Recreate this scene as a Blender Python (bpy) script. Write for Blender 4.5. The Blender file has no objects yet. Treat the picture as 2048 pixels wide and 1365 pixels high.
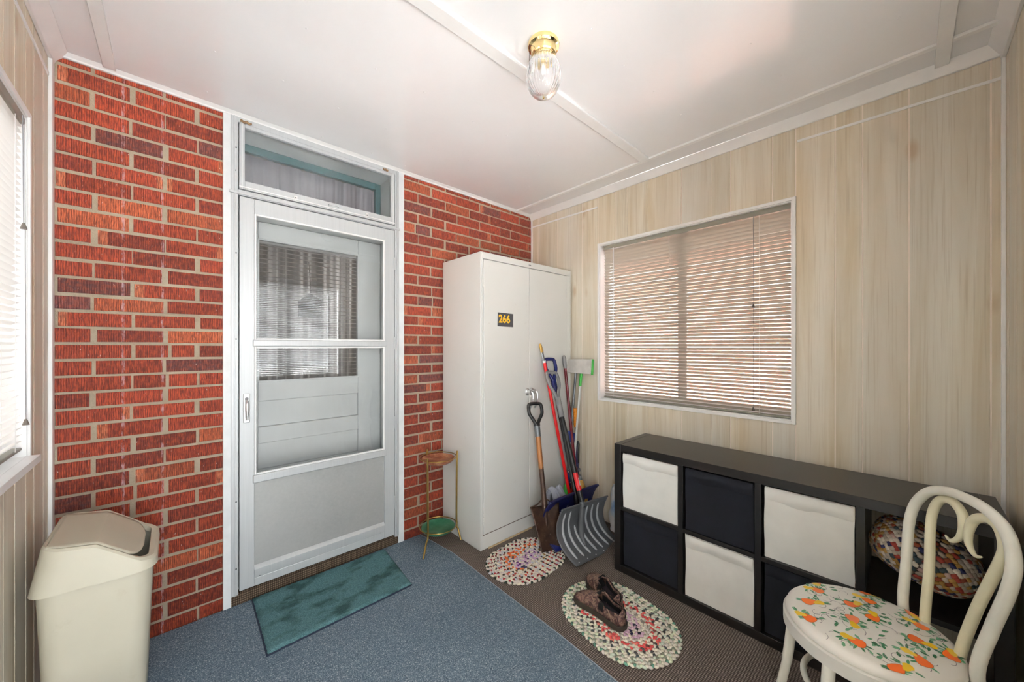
import bpy, math, random
from mathutils import Vector, Matrix
from math import sin, cos, pi, radians, sqrt
random.seed(7)
SC = bpy.context.scene
COL = SC.collection

# ------------------------------------------------------------------ helpers
def lin(r, g, b):
    f = lambda c: (c/255/12.92) if c/255 <= .04045 else ((c/255+.055)/1.055)**2.4
    return (f(r), f(g), f(b), 1.0)

def world_of(o):
    m = o.matrix_basis.copy()
    return world_of(o.parent) @ o.matrix_parent_inverse @ m if o.parent else m

class MB:
    """collects polygons and links them as one mesh object"""
    def __init__(s):
        s.v, s.f, s.m, s.c = [], [], [], []
        s.M = Matrix.Identity(4)
    def add(s, verts, faces, mat=0, col=None):
        o = len(s.v)
        s.v += [s.M @ Vector(p) for p in verts]
        for f in faces:
            s.f.append([i+o for i in f]); s.m.append(mat); s.c.append(col)
        return s
    def box(s, x0, x1, y0, y1, z0, z1, mat=0, col=None):
        v = [(x, y, z) for z in (z0, z1) for y in (y0, y1) for x in (x0, x1)]
        return s.add(v, [(0,2,3,1),(4,5,7,6),(0,1,5,4),(2,6,7,3),(0,4,6,2),(1,3,7,5)], mat, col)
    def tube(s, pts, r, seg=10, mat=0, col=None, closed=False, flat=1.0):
        pts = [Vector(p) for p in pts]; n = len(pts)
        rs = r if isinstance(r, (list, tuple)) else [r]*n
        V, F = [], []
        up = None
        for i, p in enumerate(pts):
            a = pts[(i-1) % n] if closed or i > 0 else p
            b = pts[(i+1) % n] if closed or i < n-1 else p
            t = (b-a).normalized()
            if up is None:
                up = Vector((0,0,1)) if abs(t.z) < .9 else Vector((1,0,0))
            u = (up - t*up.dot(t)).normalized(); w = t.cross(u); up = u
            for k in range(seg):
                an = 2*pi*k/seg
                V.append(p + u*cos(an)*rs[i] + w*sin(an)*rs[i]*flat)
        for i in range(n if closed else n-1):
            j = (i+1) % n
            for k in range(seg):
                l = (k+1) % seg
                F.append((i*seg+k, i*seg+l, j*seg+l, j*seg+k))
        if not closed:
            F.append(tuple(range(seg))[::-1]); F.append(tuple((n-1)*seg+k for k in range(seg)))
        return s.add(V, F, mat, col)
    def lathe(s, prof, c=(0,0,0), seg=32, mat=0, col=None, ripple=0, rn=0):
        V, F = [], []
        n = len(prof)
        for i, (r, z) in enumerate(prof):
            for k in range(seg):
                a = 2*pi*k/seg
                rr = r*(1+ripple*cos(a*rn)) if rn else r
                V.append((c[0]+rr*cos(a), c[1]+rr*sin(a), c[2]+z))
        for i in range(n-1):
            for k in range(seg):
                l = (k+1) % seg
                F.append((i*seg+k, i*seg+l, (i+1)*seg+l, (i+1)*seg+k))
        if prof[0][0] > 1e-5: F.append(tuple(range(seg))[::-1])
        if prof[-1][0] > 1e-5: F.append(tuple((n-1)*seg+k for k in range(seg)))
        return s.add(V, F, mat, col)
    def grid(s, fn, nu, nv, mat=0, col=None, wrap=False):
        V = [fn(i/(nu), j/(nv)) for j in range(nv+1) for i in range(nu+1)]
        F = [(j*(nu+1)+i, j*(nu+1)+i+1, (j+1)*(nu+1)+i+1, (j+1)*(nu+1)+i) for j in range(nv) for i in range(nu)]
        return s.add(V, F, mat, col)
    def prism(s, poly, axis, a, b, mat=0, col=None):
        """poly: 2D outline, extruded along an axis from a to b"""
        def P(p, t):
            return {'x': (t, p[0], p[1]), 'y': (p[0], t, p[1]), 'z': (p[0], p[1], t)}[axis]
        n = len(poly)
        V = [P(p, a) for p in poly]+[P(p, b) for p in poly]
        F = [tuple(range(n))[::-1], tuple(range(n, 2*n))]
        F += [(i, (i+1) % n, n+(i+1) % n, n+i) for i in range(n)]
        return s.add(V, F, mat, col)
    def blob(s, c, rx, ry, rz, seg=6, rings=4, rot=0, mat=0, col=None, M=None):
        V, F = [], []
        R = M if M else Matrix.Rotation(rot, 3, 'Z')
        for i in range(rings+1):
            ph = pi*i/rings
            for k in range(seg):
                a = 2*pi*k/seg
                q = R @ Vector((rx*sin(ph)*cos(a), ry*sin(ph)*sin(a), rz*cos(ph)))
                V.append((c[0]+q.x, c[1]+q.y, c[2]+q.z))
        for i in range(rings):
            for k in range(seg):
                l = (k+1) % seg
                F.append((i*seg+k, (i+1)*seg+k, (i+1)*seg+l, i*seg+l))
        return s.add(V, F, mat, col)
    def build(s, name, mats, parent=None, bevel=0, angle=40, local=False, sub=0, solid=0, fix=False):
        me = bpy.data.meshes.new(name)
        me.from_pydata([tuple(v) for v in s.v], [], s.f)
        if not isinstance(mats, (list, tuple)): mats = [mats]
        for m in mats: me.materials.append(m)
        me.polygons.foreach_set('material_index', s.m)
        if any(c is not None for c in s.c):
            at = me.attributes.new('tint', 'FLOAT_COLOR', 'FACE')
            flat = []
            for c in s.c: flat += list(c) if c is not None else [1,1,1,1]
            at.data.foreach_set('color', flat)
        if fix:
            import bmesh
            bm = bmesh.new(); bm.from_mesh(me); bmesh.ops.recalc_face_normals(bm, faces=bm.faces); bm.to_mesh(me); bm.free()
        me.polygons.foreach_set('use_smooth', [True]*len(me.polygons))
        if angle < 180: me.set_sharp_from_angle(angle=radians(angle))
        me.update()
        o = bpy.data.objects.new(name, me); COL.objects.link(o)
        if parent is not None:
            o.parent = parent
            if not local:
                o.matrix_parent_inverse = world_of(parent).inverted()
        if solid:
            md = o.modifiers.new('t', 'SOLIDIFY'); md.thickness = solid; md.offset = 0
        if sub:
            md = o.modifiers.new('s', 'SUBSURF'); md.levels = sub; md.render_levels = sub
        if bevel:
            md = o.modifiers.new('b', 'BEVEL'); md.width = bevel; md.segments = 2; md.limit_method = 'ANGLE'; md.angle_limit = radians(35)
            md.harden_normals = False
        return o

def thing(name, label, cat, loc=(0,0,0), group=None, M=None):
    o = bpy.data.objects.new(name, None); COL.objects.link(o)
    o.empty_display_size = .05
    if M is not None: o.matrix_world = M
    else: o.location = loc
    tag(o, label, cat, group)
    return o
def tag(o, label, cat, group=None):
    o['label'] = label; o['category'] = cat
    if group: o['group'] = group
    return o
def struct(o):
    o['kind'] = 'structure'; return o
def frame(origin, zdir, xdir):
    """matrix with local z along zdir and local x close to xdir"""
    z = Vector(zdir).normalized(); x = Vector(xdir); x = (x - z*x.dot(z)).normalized(); y = z.cross(x)
    M = Matrix((x, y, z)).transposed().to_4x4(); M.translation = Vector(origin)
    return M
def smooth_path(pts, n=8):
    pts = [Vector(p) for p in pts]; out = []
    for i in range(len(pts)-1):
        p0 = pts[max(i-1,0)]; p1 = pts[i]; p2 = pts[i+1]; p3 = pts[min(i+2,len(pts)-1)]
        for k in range(n):
            t = k/n
            out.append(.5*((2*p1)+(p2-p0)*t+(2*p0-5*p1+4*p2-p3)*t*t+(3*p1-p0-3*p2+p3)*t**3))
    out.append(pts[-1]); return out

# ------------------------------------------------------------------ materials
class G:
    def __init__(s, name):
        s.mat = bpy.data.materials.new(name); s.mat.use_nodes = True
        s.nt = s.mat.node_tree; s.b = s.nt.nodes['Principled BSDF']; s.out = s.nt.nodes['Material Output']
        s._co = None
    def n(s, t, **kw):
        nd = s.nt.nodes.new(t)
        for k, v in kw.items():
            if k.startswith('i_'):
                key = k[2:]
                key = int(key) if key.isdigit() else key.replace('_', ' ')
                s.set(nd.inputs[key], v)
            else: setattr(nd, k, v)
        return nd
    def set(s, sock, v):
        if isinstance(v, bpy.types.NodeSocket): s.nt.links.new(v, sock)
        else: sock.default_value = v
    def co(s, scale=(1,1,1)):
        if s._co is None: s._co = s.n('ShaderNodeTexCoord').outputs['Object']
        return s.n('ShaderNodeMapping', i_Vector=s._co, i_Scale=scale).outputs[0]
    def noise(s, scale=5, detail=3, rough=.55, sc=(1,1,1), dist=0):
        return s.n('ShaderNodeTexNoise', i_Vector=s.co(sc), i_Scale=scale, i_Detail=detail, i_Roughness=rough, i_Distortion=dist).outputs[0]
    def ramp(s, fac, stops, interp='LINEAR'):
        r = s.n('ShaderNodeValToRGB', i_Fac=fac); cr = r.color_ramp; cr.interpolation = interp
        while len(cr.elements) < len(stops): cr.elements.new(.5)
        for e, (p, c) in zip(cr.elements, stops):
            e.position = p; e.color = c if len(c) == 4 else (*c, 1)
        return r.outputs[0]
    def mix(s, fac, a, b, mode='MIX'):
        m = s.n('ShaderNodeMix', data_type='RGBA', blend_type=mode)
        s.set(m.inputs[0], fac); s.set(m.inputs[6], a); s.set(m.inputs[7], b)
        return m.outputs[2]
    def math(s, op, a, b=0.0):
        m = s.n('ShaderNodeMath', operation=op); s.set(m.inputs[0], a); s.set(m.inputs[1], b); return m.outputs[0]
    def bump(s, h, strength=.3, dist=.005):
        s.set(s.b.inputs['Normal'], s.n('ShaderNodeBump', i_Height=h, i_Strength=strength, i_Distance=dist).outputs[0])
    def attr(s, name='tint'):
        return s.n('ShaderNodeAttribute', attribute_name=name).outputs['Color']
    def p(s, color=None, rough=.5, metal=0, spec=None, **kw):
        if color is not None: s.set(s.b.inputs['Base Color'], color)
        s.set(s.b.inputs['Roughness'], rough); s.set(s.b.inputs['Metallic'], metal)
        if spec is not None: s.set(s.b.inputs['Specular IOR Level'], spec)
        for k, v in kw.items(): s.set(s.b.inputs[k.replace('_', ' ')], v)
        return s.mat
BK, WH = (0,0,0,1), (1,1,1,1)

def paint(name, rgb, rough=.45, var=.05, scale=6, spec=None, metal=0, bump=0):
    g = G(name); c = lin(*rgb); d = tuple(x*(1-var*2.2) for x in c[:3])+(1,)
    n = g.noise(scale, 4)
    col = g.mix(g.ramp(n, [(.35, BK), (.65, WH)]), d, c)
    if bump: g.bump(g.noise(scale*25, 2), bump, .002)
    return g.p(col, rough, metal, spec)

M = {}
M['white_trim'] = paint('white painted trim', (243,243,242), .4, .03)
M['white_door'] = paint('white door paint', (226,229,228), .42, .05, 3)
M['caulk'] = paint('white caulked plank', (232,235,236), .5, .04, 14, bump=.3)
M['ceiling'] = paint('white ceiling panel', (244,244,245), .16, .015, 2)
M['plastic_black'] = paint('black plastic', (24,25,27), .4, .1)
M['plastic_gray'] = paint('gray grip plastic', (128,128,130), .42, .08)
M['red_paint'] = paint('red painted pole', (214,22,24), .28, .05)
M['maroon'] = paint('maroon painted pole', (110,14,28), .22, .08)
M['steel_gray'] = paint('gray metal tube', (120,124,128), .35, .1, metal=.6)
M['white_pole'] = paint('white pole', (214,216,212), .35, .04)
M['green_plastic'] = paint('green plastic', (62,186,72), .4, .05)
M['orange_grip'] = paint('amber ribbed grip', (226,140,24), .35, .1, 30)
M['navy_plastic'] = paint('navy blue plastic', (24,34,104), .35, .12, 9)
M['blue_dark'] = paint('dark blue plastic', (20,26,78), .4, .12, 9)
M['chrome'] = G('chrome').p((.70,.71,.72,1), .32, .9)
M['dark'] = paint('dark gap', (14,14,15), .7, .05)
M['fabric_white'] = paint('off white box fabric', (228,228,223), .9, .05, 5)
M['fabric_navy'] = paint('navy black box fabric', (22,25,36), .95, .15, 8)
M['chair_paint'] = paint('ivory chair enamel', (243,242,230), .32, .06, 7)
M['chair_apron'] = paint('pale gray seat ring enamel', (226,224,216), .35, .04, 7)
M['teal_paint'] = paint('teal sash paint', (74,112,116), .45, .08)
M['blind_tan'] = None
M['lens_white'] = paint('white plastic clip', (230,230,228), .4, .02)
M['rubber'] = paint('black rubber', (20,20,20), .7, .1)
M['sticker_red'] = paint('red sticker', (206,24,32), .4, .06, 40)
M['cream_metal'] = None

g = G('aluminium satin'); n = g.noise(4, 3, sc=(90,1,1))
M['alu'] = g.p(g.mix(n, lin(184,188,190), lin(206,208,209)), .42, .2)
g = G('bare aluminium kick panel'); n = g.noise(60, 5, .7); n2 = g.noise(2.2, 3)
M['kick'] = g.p(g.mix(n2, g.mix(n, lin(140,142,140), lin(178,178,175)), lin(180,181,180)), .5, .25)

g = G('brick face')
tint = g.attr(); n1 = g.noise(1, 4, .65, sc=(260,30,26)); n2 = g.noise(55, 4); n3 = g.noise(90, 3, .6, sc=(1.6,1,.5))
wv = g.n('ShaderNodeTexWave', wave_type='BANDS', bands_direction='X', i_Vector=g.co(), i_Scale=44.0, i_Distortion=1.6, i_Detail=2.0, i_Detail_Scale=1.2).outputs[1]
c1 = g.mix(g.ramp(n2, [(.35, BK), (.7, WH)]), tint, g.mix(.45, tint, lin(208,92,44)))
streak = g.math('MULTIPLY', g.ramp(n1, [(.42, WH), (.58, BK)]), .72)
c2 = g.mix(streak, c1, lin(66,22,18))
c3 = g.mix(g.math('MULTIPLY', g.ramp(wv, [(.1, WH), (.45, BK)]), .4), c2, lin(62,20,16))
c4 = g.mix(g.math('MULTIPLY', g.ramp(n3, [(.68, BK), (.74, WH)]), .8), c3, lin(214,192,182))
sx_ = g.n('ShaderNodeSeparateXYZ', i_0=g.co()).outputs[0]
dr = g.math('MINIMUM', g.math('ABSOLUTE', g.math('ADD', sx_, .163)), g.math('ABSOLUTE', g.math('ADD', sx_, .035)))
drip = g.math('MULTIPLY', g.math('LESS_THAN', g.math('ADD', dr, g.math('MULTIPLY', n2,   .008)), .0085), g.ramp(g.noise(60, 3, .7, sc=(1,1,.35)), [(.45, BK), (.6, WH)]))
c4 = g.mix(g.math('MULTIPLY', drip, .5), c4, lin(196,170,176))
g.bump(g.math('ADD', wv, g.math('MULTIPLY', n2, .6)), .55, .003)
M['brick'] = g.p(c4, .62, 0, .35)
g = G('mortar'); n = g.noise(70, 5, .7); n2 = g.noise(7, 3); n4 = g.noise(160, 3, .6)
g.bump(n, .9, .006)
M['mortar'] = g.p(g.mix(n2, g.mix(n, lin(104,92,76), lin(162,148,128)), lin(176,164,144)), .9)

g = G('whitewashed wood panel')
tint = g.attr(); a = g.noise(1, 5, .6, sc=(11,11,.7), dist=.6); b = g.noise(1, 3, .6, sc=(130,130,2)); c = g.noise(2.2, 2, sc=(1.6,1.6,.35)); k = g.noise(1, 2, .5, sc=(20,20,60))
vo = g.n('ShaderNodeTexVoronoi', i_Vector=g.co((5,5,2.1)), i_Scale=1.0)
knot = g.ramp(vo.outputs['Distance'], [(.05, WH), (.09, (.45,.45,.45,1)), (.13, BK)])
c1 = g.mix(g.ramp(a, [(.38, BK), (.66, WH)]), lin(208,193,164), lin(230,223,206))
c1 = g.mix(g.math('MULTIPLY', g.ramp(c, [(.42, BK), (.62, WH)]), .55), c1, lin(216,212,203))
c1 = g.mix(g.math('MULTIPLY', g.ramp(b, [(.54, BK), (.72, WH)]), .45), c1, lin(174,156,128))
c1 = g.mix(g.math('MULTIPLY', knot, .5), c1, lin(178,142,98))
c1 = g.mix(1.0, c1, tint, 'MULTIPLY')
M['panel'] = g.p(c1, .42, 0, .4)
M['groove'] = paint('pale panel groove', (250,238,226), .5, .02)

def weave(name, dark, mid, light, sx, step=False):
    g = G(name)
    wa = g.n('ShaderNodeTexWave', bands_direction='X', i_Vector=g.co(), i_Scale=sx, i_Distortion=.8, i_Detail=1.0).outputs[1]
    wb = g.n('ShaderNodeTexWave', bands_direction='Y', i_Vector=g.co(), i_Scale=sx, i_Distortion=.8, i_Detail=1.0).outputs[1]
    wc = g.n('ShaderNodeTexWave', bands_direction='Z', i_Vector=g.co(), i_Scale=sx*.8, i_Distortion=.8).outputs[1]
    h = g.math('MULTIPLY', wa, wc if step else wb)
    n = g.noise(260, 2); n2 = g.noise(2.5, 3)
    col = g.ramp(h, [(.0, dark), (.18, mid), (.7, light)])
    col = g.mix(g.math('MULTIPLY', n, .35), col, dark)
    col = g.mix(g.math('MULTIPLY', n2, .2), col, mid)
    g.bump(h, .7, .004)
    return g.p(col, .95, 0, .15)
M['carpet_brown'] = weave('brown woven carpet', lin(64,56,52), lin(128,115,107), lin(172,158,148), 32)
M['carpet_step'] = weave('brown woven step carpet', lin(52,43,36), lin(110,92,76), lin(150,130,110), 34, True)
g = G('blue flat carpet'); n = g.noise(210, 2, .8); n2 = g.noise(3, 3); v = g.noise(150, 2, .6)
col = g.ramp(n, [(.3, lin(54,68,82)), (.46, lin(97,114,128)), (.58, lin(117,133,145)), (.68, lin(192,198,202))])
col = g.mix(g.math('MULTIPLY', g.ramp(n2, [(.4, BK), (.7, WH)]), .25), col, lin(72,90,108))
g.bump(v, .35, .003)
M['carpet_blue'] = g.p(col, .95, 0, .1)
M['carpet_edge'] = paint('pale carpet edge thread', (150,160,170), .9, .1, 60)
g = G('teal bath mat pile'); n = g.noise(240, 3, .7); n2 = g.noise(5.5, 4, .6, sc=(1,1.6,1)); n3 = g.noise(26, 3)
col = g.ramp(n, [(.3, lin(58,94,100)), (.55, lin(98,138,144)), (.75, lin(134,166,170))])
stain = g.math('MULTIPLY', g.ramp(n2, [(.5, BK), (.63, WH)]), .72)
col = g.mix(stain, col, lin(44,70,66)); col = g.mix(g.math('MULTIPLY', g.ramp(n3, [(.5,BK),(.75,WH)]), .25), col, lin(96,130,120))
g.bump(n, .8, .006)
M['mat_teal'] = g.p(col, .95, 0, .1)
M['mat_edge'] = paint('dark mat binding', (40,52,72), .9, .1, 40)

g = G('cabinet enamel'); n = g.noise(2, 3); s1 = g.noise(14, 5, .7); s2 = g.noise(38, 3, .6, sc=(1,1,2))
col = g.mix(n, lin(214,214,208), lin(224,224,221))
col = g.mix(g.math('MULTIPLY', g.ramp(s1, [(.66, BK), (.74, WH)]), .3), col, lin(176,172,158))
col = g.mix(g.math('MULTIPLY', g.ramp(s2, [(.76, BK), (.79, WH)]), .6), col, lin(150,128,96))
M['cabinet'] = g.p(col, .34)
M['rust'] = paint('rusty seam', (96,60,38), .8, .3, 60)
g = G('black brown wood veneer'); n = g.noise(1, 4, sc=(60,2.5,60))
M['shelf'] = g.p(g.mix(n, lin(22,20,20), lin(36,33,32)), .3, 0, .5)
g = G('brass'); M['brass'] = g.p((.83,.66,.33,1), .12, 1)
g = G('aged brass rod'); n = g.noise(14, 4); M['brass_old'] = g.p(g.mix(n, lin(132,104,52), lin(190,160,92)), .3, .9)
g = G('brown marbled tray'); n = g.noise(22, 6, .7); M['tray_brown'] = g.p(g.ramp(n, [(.3, lin(92,44,30)), (.5, lin(150,88,62)), (.68, lin(190,150,116))]), .3)
g = G('green tray'); n = g.noise(9, 5, .7); M['tray_green'] = g.p(g.ramp(n, [(.3, lin(28,96,66)), (.55, lin(66,128,98)), (.75, lin(116,150,128))]), .3)
g = G('cream plastic'); n = g.noise(5, 4); s = g.noise(9, 5, .7)
M['bin'] = g.p(g.mix(g.math('MULTIPLY', g.ramp(s, [(.62,BK),(.8,WH)]), .35), g.mix(n, lin(186,180,161), lin(197,192,174)), lin(160,149,122)), .42)
g = G('gray snow shovel plastic'); n = g.noise(30, 4)
M['shovel_gray'] = g.p(g.mix(n, lin(84,86,89), lin(100,102,105)), .38)
M['shovel_rib'] = paint('worn pale rib', (176,180,184), .35, .1, 30)
g = G('rusty spade steel'); n = g.noise(16, 6, .7); n2 = g.noise(60, 3)
M['spade'] = g.p(g.mix(g.math('MULTIPLY', g.ramp(n2, [(.66,BK),(.74,WH)]), .5), g.ramp(n, [(.3, lin(46,33,27)), (.55, lin(74,53,41)), (.8, lin(100,78,62))]), lin(150,140,130)), .45, .35)
g = G('spade wood'); n = g.noise(1, 5, .6, sc=(60,60,3)); M['wood'] = g.p(g.ramp(n, [(.3, lin(118,72,36)), (.6, lin(176,116,64)), (.8, lin(198,144,90))]), .45)
g = G('straw bristles'); n = g.noise(1, 4, sc=(200,200,8)); M['straw'] = g.p(g.mix(n, lin(150,112,40), lin(220,180,96)), .8)
g = G('gray heather cloth'); n = g.noise(160, 3); M['rag'] = g.p(g.mix(n, lin(128,132,142), lin(176,178,188)), .95)
g = G('camo leather'); n = g.noise(48, 5, .75, dist=.6); n2 = g.noise(40, 4, .65, sc=(1,2.5,1)); n3 = g.noise(9, 3)
col = g.ramp(n, [(.34, lin(32,22,21)), (.44, lin(76,47,46)), (.5, lin(98,68,62)), (.56, lin(150,124,104)), (.62, lin(72,50,43)), (.7, lin(42,34,27))], 'LINEAR')
col = g.mix(g.math('MULTIPLY', g.ramp(n2, [(.55,BK),(.68,WH)]), .6), col, lin(46,34,30))
g.bump(n2, .3, .003); M['camo'] = g.p(col, .62)
g = G('shoe sole'); M['sole'] = g.p(lin(52,45,36), .7)
M['shoe_lining'] = paint('black shoe lining', (16,15,17), .95, .1)
M['insole'] = paint('dark plum insole', (50,42,50), .9, .1)
g = G('braided rag yarn'); tint = g.attr(); n = g.noise(170, 3)
g.bump(n, .5, .003); M['braid'] = g.p(g.mix(g.math('MULTIPLY', n, .22), tint, lin(150,140,128)), .95, 0, .1)
g = G('seat vinyl'); M['vinyl'] = g.p(lin(240,236,228), .3)
g = G('seat vinyl print'); M['print'] = g.p(g.attr(), .3)
g = G('sign print'); M['sign_dark'] = g.p(lin(66,68,74), .5)
M['sign_yellow'] = paint('yellow numerals', (250,190,40), .5, .06, 90)
g = G('curtain fabric lilac'); n = g.noise(1, 3, sc=(30,30,2)); M['curtain_pale'] = g.p(g.mix(n, lin(196,194,206), lin(226,224,232)), .9)
t_ = g.n('ShaderNodeBsdfTranslucent', i_Color=lin(220,218,228)); mx_ = g.n('ShaderNodeMixShader', i_Fac=.3)
g.nt.links.new(g.b.outputs[0], mx_.inputs[1]); g.nt.links.new(t_.outputs[0], mx_.inputs[2]); g.nt.links.new(mx_.outputs[0], g.out.inputs[0])
g = G('curtain fabric gray'); n = g.noise(1, 3, sc=(24,24,1.5)); M['curtain_gray'] = g.p(g.mix(n, lin(150,147,146), lin(200,198,197)), .9)

def slat_mat(name, rgb, trans):
    g = G(name); c = lin(*rgb)
    g.p(c, .4)
    t = g.n('ShaderNodeBsdfTranslucent', i_Color=c)
    mx = g.n('ShaderNodeMixShader', i_Fac=trans); g.nt.links.new(g.b.outputs[0], mx.inputs[1]); g.nt.links.new(t.outputs[0], mx.inputs[2])
    g.nt.links.new(mx.outputs[0], g.out.inputs[0]); return g.mat
M['blind_tan'] = slat_mat('tan blind slat', (180,173,161), .05)
M['blind_white'] = slat_mat('white blind slat', (226,224,220), .15)
M['blind_rail'] = paint('taupe blind rail', (142,140,128), .4, .04)

def glass(name, tint=(1,1,1,1), ior=1.5, rough=0.0):
    g = G(name)
    tr = g.n('ShaderNodeBsdfTransparent', i_Color=tint); gl = g.n('ShaderNodeBsdfGlossy', i_Roughness=rough)
    fr = g.n('ShaderNodeFresnel', i_IOR=ior)
    mx = g.n('ShaderNodeMixShader', i_Fac=fr.outputs[0]); g.nt.links.new(tr.outputs[0], mx.inputs[1]); g.nt.links.new(gl.outputs[0], mx.inputs[2])
    g.nt.links.new(mx.outputs[0], g.out.inputs[0]); return g.mat
M['glass'] = glass('window glass', (.99,.99,.99,1))
M['glass_storm'] = glass('storm door glass', (.99,.99,.99,1), 1.5)
g = G('ribbed lamp glass')
M['lamp_glass'] = g.p((.97,.98,1,1), .06, 0, None, Transmission_Weight=.9, IOR=1.3)
g = G('white frosted bulb'); M['bulb'] = g.p((.93,.93,.95,1), .4)

# ------------------------------------------------------------------ setting constants
XL, XR, YB, YF, ZC = -.37, 2.473, 2.40, -.27, 2.585
DX0, DX1 = .193, 1.185          # door opening in the brick

# ------------------------------------------------------------------ floor, ceiling, walls
struct(MB().box(XL-.3, XR+.3, YF-.3, YB+.4, -.1, 0).build('floor', M['carpet_brown']))
cb = MB(); cb.box(XL-.3, XR+.3, YF-.3, YB+.4, ZC, ZC+.08)
for k in range(60):                                      # nail heads
    x = XL+.2+(k//6)*.27+random.uniform(-.03,.03); y = (.0, .41, .83, 1.58, 1.98, 2.3)[k % 6]+random.uniform(-.03,.03)
    cb.lathe([(.0001, -.0025), (.004, -.002), (.005, .001)], (x, y, ZC), 8)
struct(cb.build('ceiling', M['ceiling']))

def brick_tint():
    r = random.random()
    if r < .08: b = (104,70,72)
    elif r < .3: b = (132,54,44)
    elif r < .42: b = (186,98,66)
    else: b = (164,66,46)
    k = random.uniform(.82, 1.10)
    return lin(*[min(255, c*k) for c in b])
wb = MB()
LEN, JV, JH = .226, .013, .0135
joints = [1.5816+.0738*k for k in range(15)]
lo_ = [1.5816-.0696*k for k in range(1, 9)]; lo_ += [lo_[-1]-.0738*k for k in range(1, 15)]
joints = sorted(joints+lo_)
i_ref = joints.index(1.5816)
for ri in range(len(joints)-1):
    even = (ri-i_ref) % 2 == 0
    za, zb = joints[ri]+JH/2, joints[ri+1]-JH/2
    for lo, hi, ph in ((XL, DX0, .091 if even else -.025), (DX1, XR, 1.408 if even else 1.302)):
        for k in range(-12, 13):
            jx0, jx1 = ph+LEN*k+JV/2+random.uniform(-.006,.006), ph+LEN*(k+1)-JV/2+random.uniform(-.006,.006)
            a, b = max(jx0, lo), min(jx1, hi)
            if b-a < .012: continue
            z0, z1 = max(za, 0)+random.uniform(-.002,.002), min(zb, ZC)+random.uniform(-.002,.002)
            if z1-z0 < .01: continue
            if random.random() < .07 and b-a > .15:       # a broken joint
                m = a+(b-a)*random.uniform(.35,.6)
                wb.box(a, m-.006, YB+random.uniform(-.002,.002), YB+.05, z0, z1, 0, brick_tint()); a = m+.006
            e = random.random()
            if e < .22 and b-a > .12:                     # pale unscored end
                d = random.uniform(.018,.035); t1 = brick_tint(); t2 = lin(206,122,88)
                yy = YB+random.uniform(-.002,.002)
                if e < .11: wb.box(a, a+d, yy, YB+.05, z0, z1, 0, t2); wb.box(a+d, b, yy, YB+.05, z0, z1, 0, t1)
                else: wb.box(a, b-d, yy, YB+.05, z0, z1, 0, t1); wb.box(b-d, b, yy, YB+.05, z0, z1, 0, t2)
                continue
            wb.box(a, b, YB+random.uniform(-.002,.002), YB+.05, z0, z1, 0, brick_tint())
for lo, hi in ((XL-.3, DX0), (DX1, XR+.3)):
    wb.box(lo, hi, YB+.0045, YB+.26, 0, ZC, 1)
wb.box(DX0, DX1, YB+.009, YB+.26, 2.56, ZC, 1)
struct(wb.build('wall_back', [M['brick'], M['mortar']], bevel=.0012))

# panelled walls ----------------------------------------------------
def panel_wall(name, axis, plane, inward, lo, hi, grooves, hole, thick=.14, doorway=None):
    """axis 'x': wall in a plane of constant x, running along y"""
    mb = MB()
    def bx(a, b, d0, d1, z0, z1, mat, col=None):
        if b-a < 1e-4 or z1-z0 < 1e-4: return
        p0, p1 = sorted((plane-inward*d0, plane-inward*d1))
        if axis == 'x': mb.box(p0, p1, a, b, z0, z1, mat, col)
        else: mb.box(a, b, p0, p1, z0, z1, mat, col)
    h0, h1, hz0, hz1 = hole
    if doorway:
        bx(lo, doorway[1], 0, thick, doorway[2], ZC, 0, (1,1,1,1)); bx(lo, doorway[0], 0, thick, 0, doorway[2], 0, (1,1,1,1)); lo = doorway[1]
    gs = sorted([g for g in grooves if lo+.01 < g < hi-.01]); edges = [lo]+gs+[hi]
    for a, b in zip(edges[:-1], edges[1:]):
        k = random.uniform(.93, 1.03); w = random.uniform(-.02, .02)
        col = (k+w, k, k-w*1.2, 1)
        a2, b2 = a+.0028, b-.0028
        if b2 <= h0 or a2 >= h1: bx(a2, b2, 0, .006, 0, ZC, 0, col)
        else:
            if a2 < h0: bx(a2, h0, 0, .006, 0, ZC, 0, col)
            if b2 > h1: bx(h1, b2, 0, .006, 0, ZC, 0, col)
            c, d = max(a2, h0), min(b2, h1)
            bx(c, d, 0, .006, 0, hz0, 0, col); bx(c, d, 0, .006, hz1, ZC, 0, col)
    for a, b, z0, z1 in ((lo, h0, 0, ZC), (h1, hi, 0, ZC), (h0, h1, 0, hz0), (h0, h1, hz1, ZC)):
        bx(a, b, .003, thick, z0, z1, 1)
    return struct(mb.build(name, [M['panel'], M['groove']]))
GR = [2.317,2.089,1.935,1.822,1.667,1.515,1.41,1.251,1.018,.831,.727,.516,.412,.251,.15,-.004,-.233]
WZ0, WZ1 = .955, 2.157
panel_wall('wall_right', 'x', XR, -1, YF, YB, GR, (.427, 1.652, WZ0, WZ1))
GL = [2.29,2.16,2.06,1.94,1.83,1.6,1.5,1.35,1.1,.95,.8,.6,.45,.3,.1,-.1]
panel_wall('wall_left', 'x', XL, 1, YF, YB, GL, (.83, 2.078, WZ0+.02, WZ1))
GF = [-.2,0,.12,.3,.42,.6,.9,1.1,1.3,1.5,1.7,1.85,2.1,2.25,2.4]
panel_wall('wall_front', 'y', YF, 1, XL-.1, XR+.1, GF, (.42, 1.64, WZ0, WZ1), doorway=(-.33, .37, 2.08))

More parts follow.
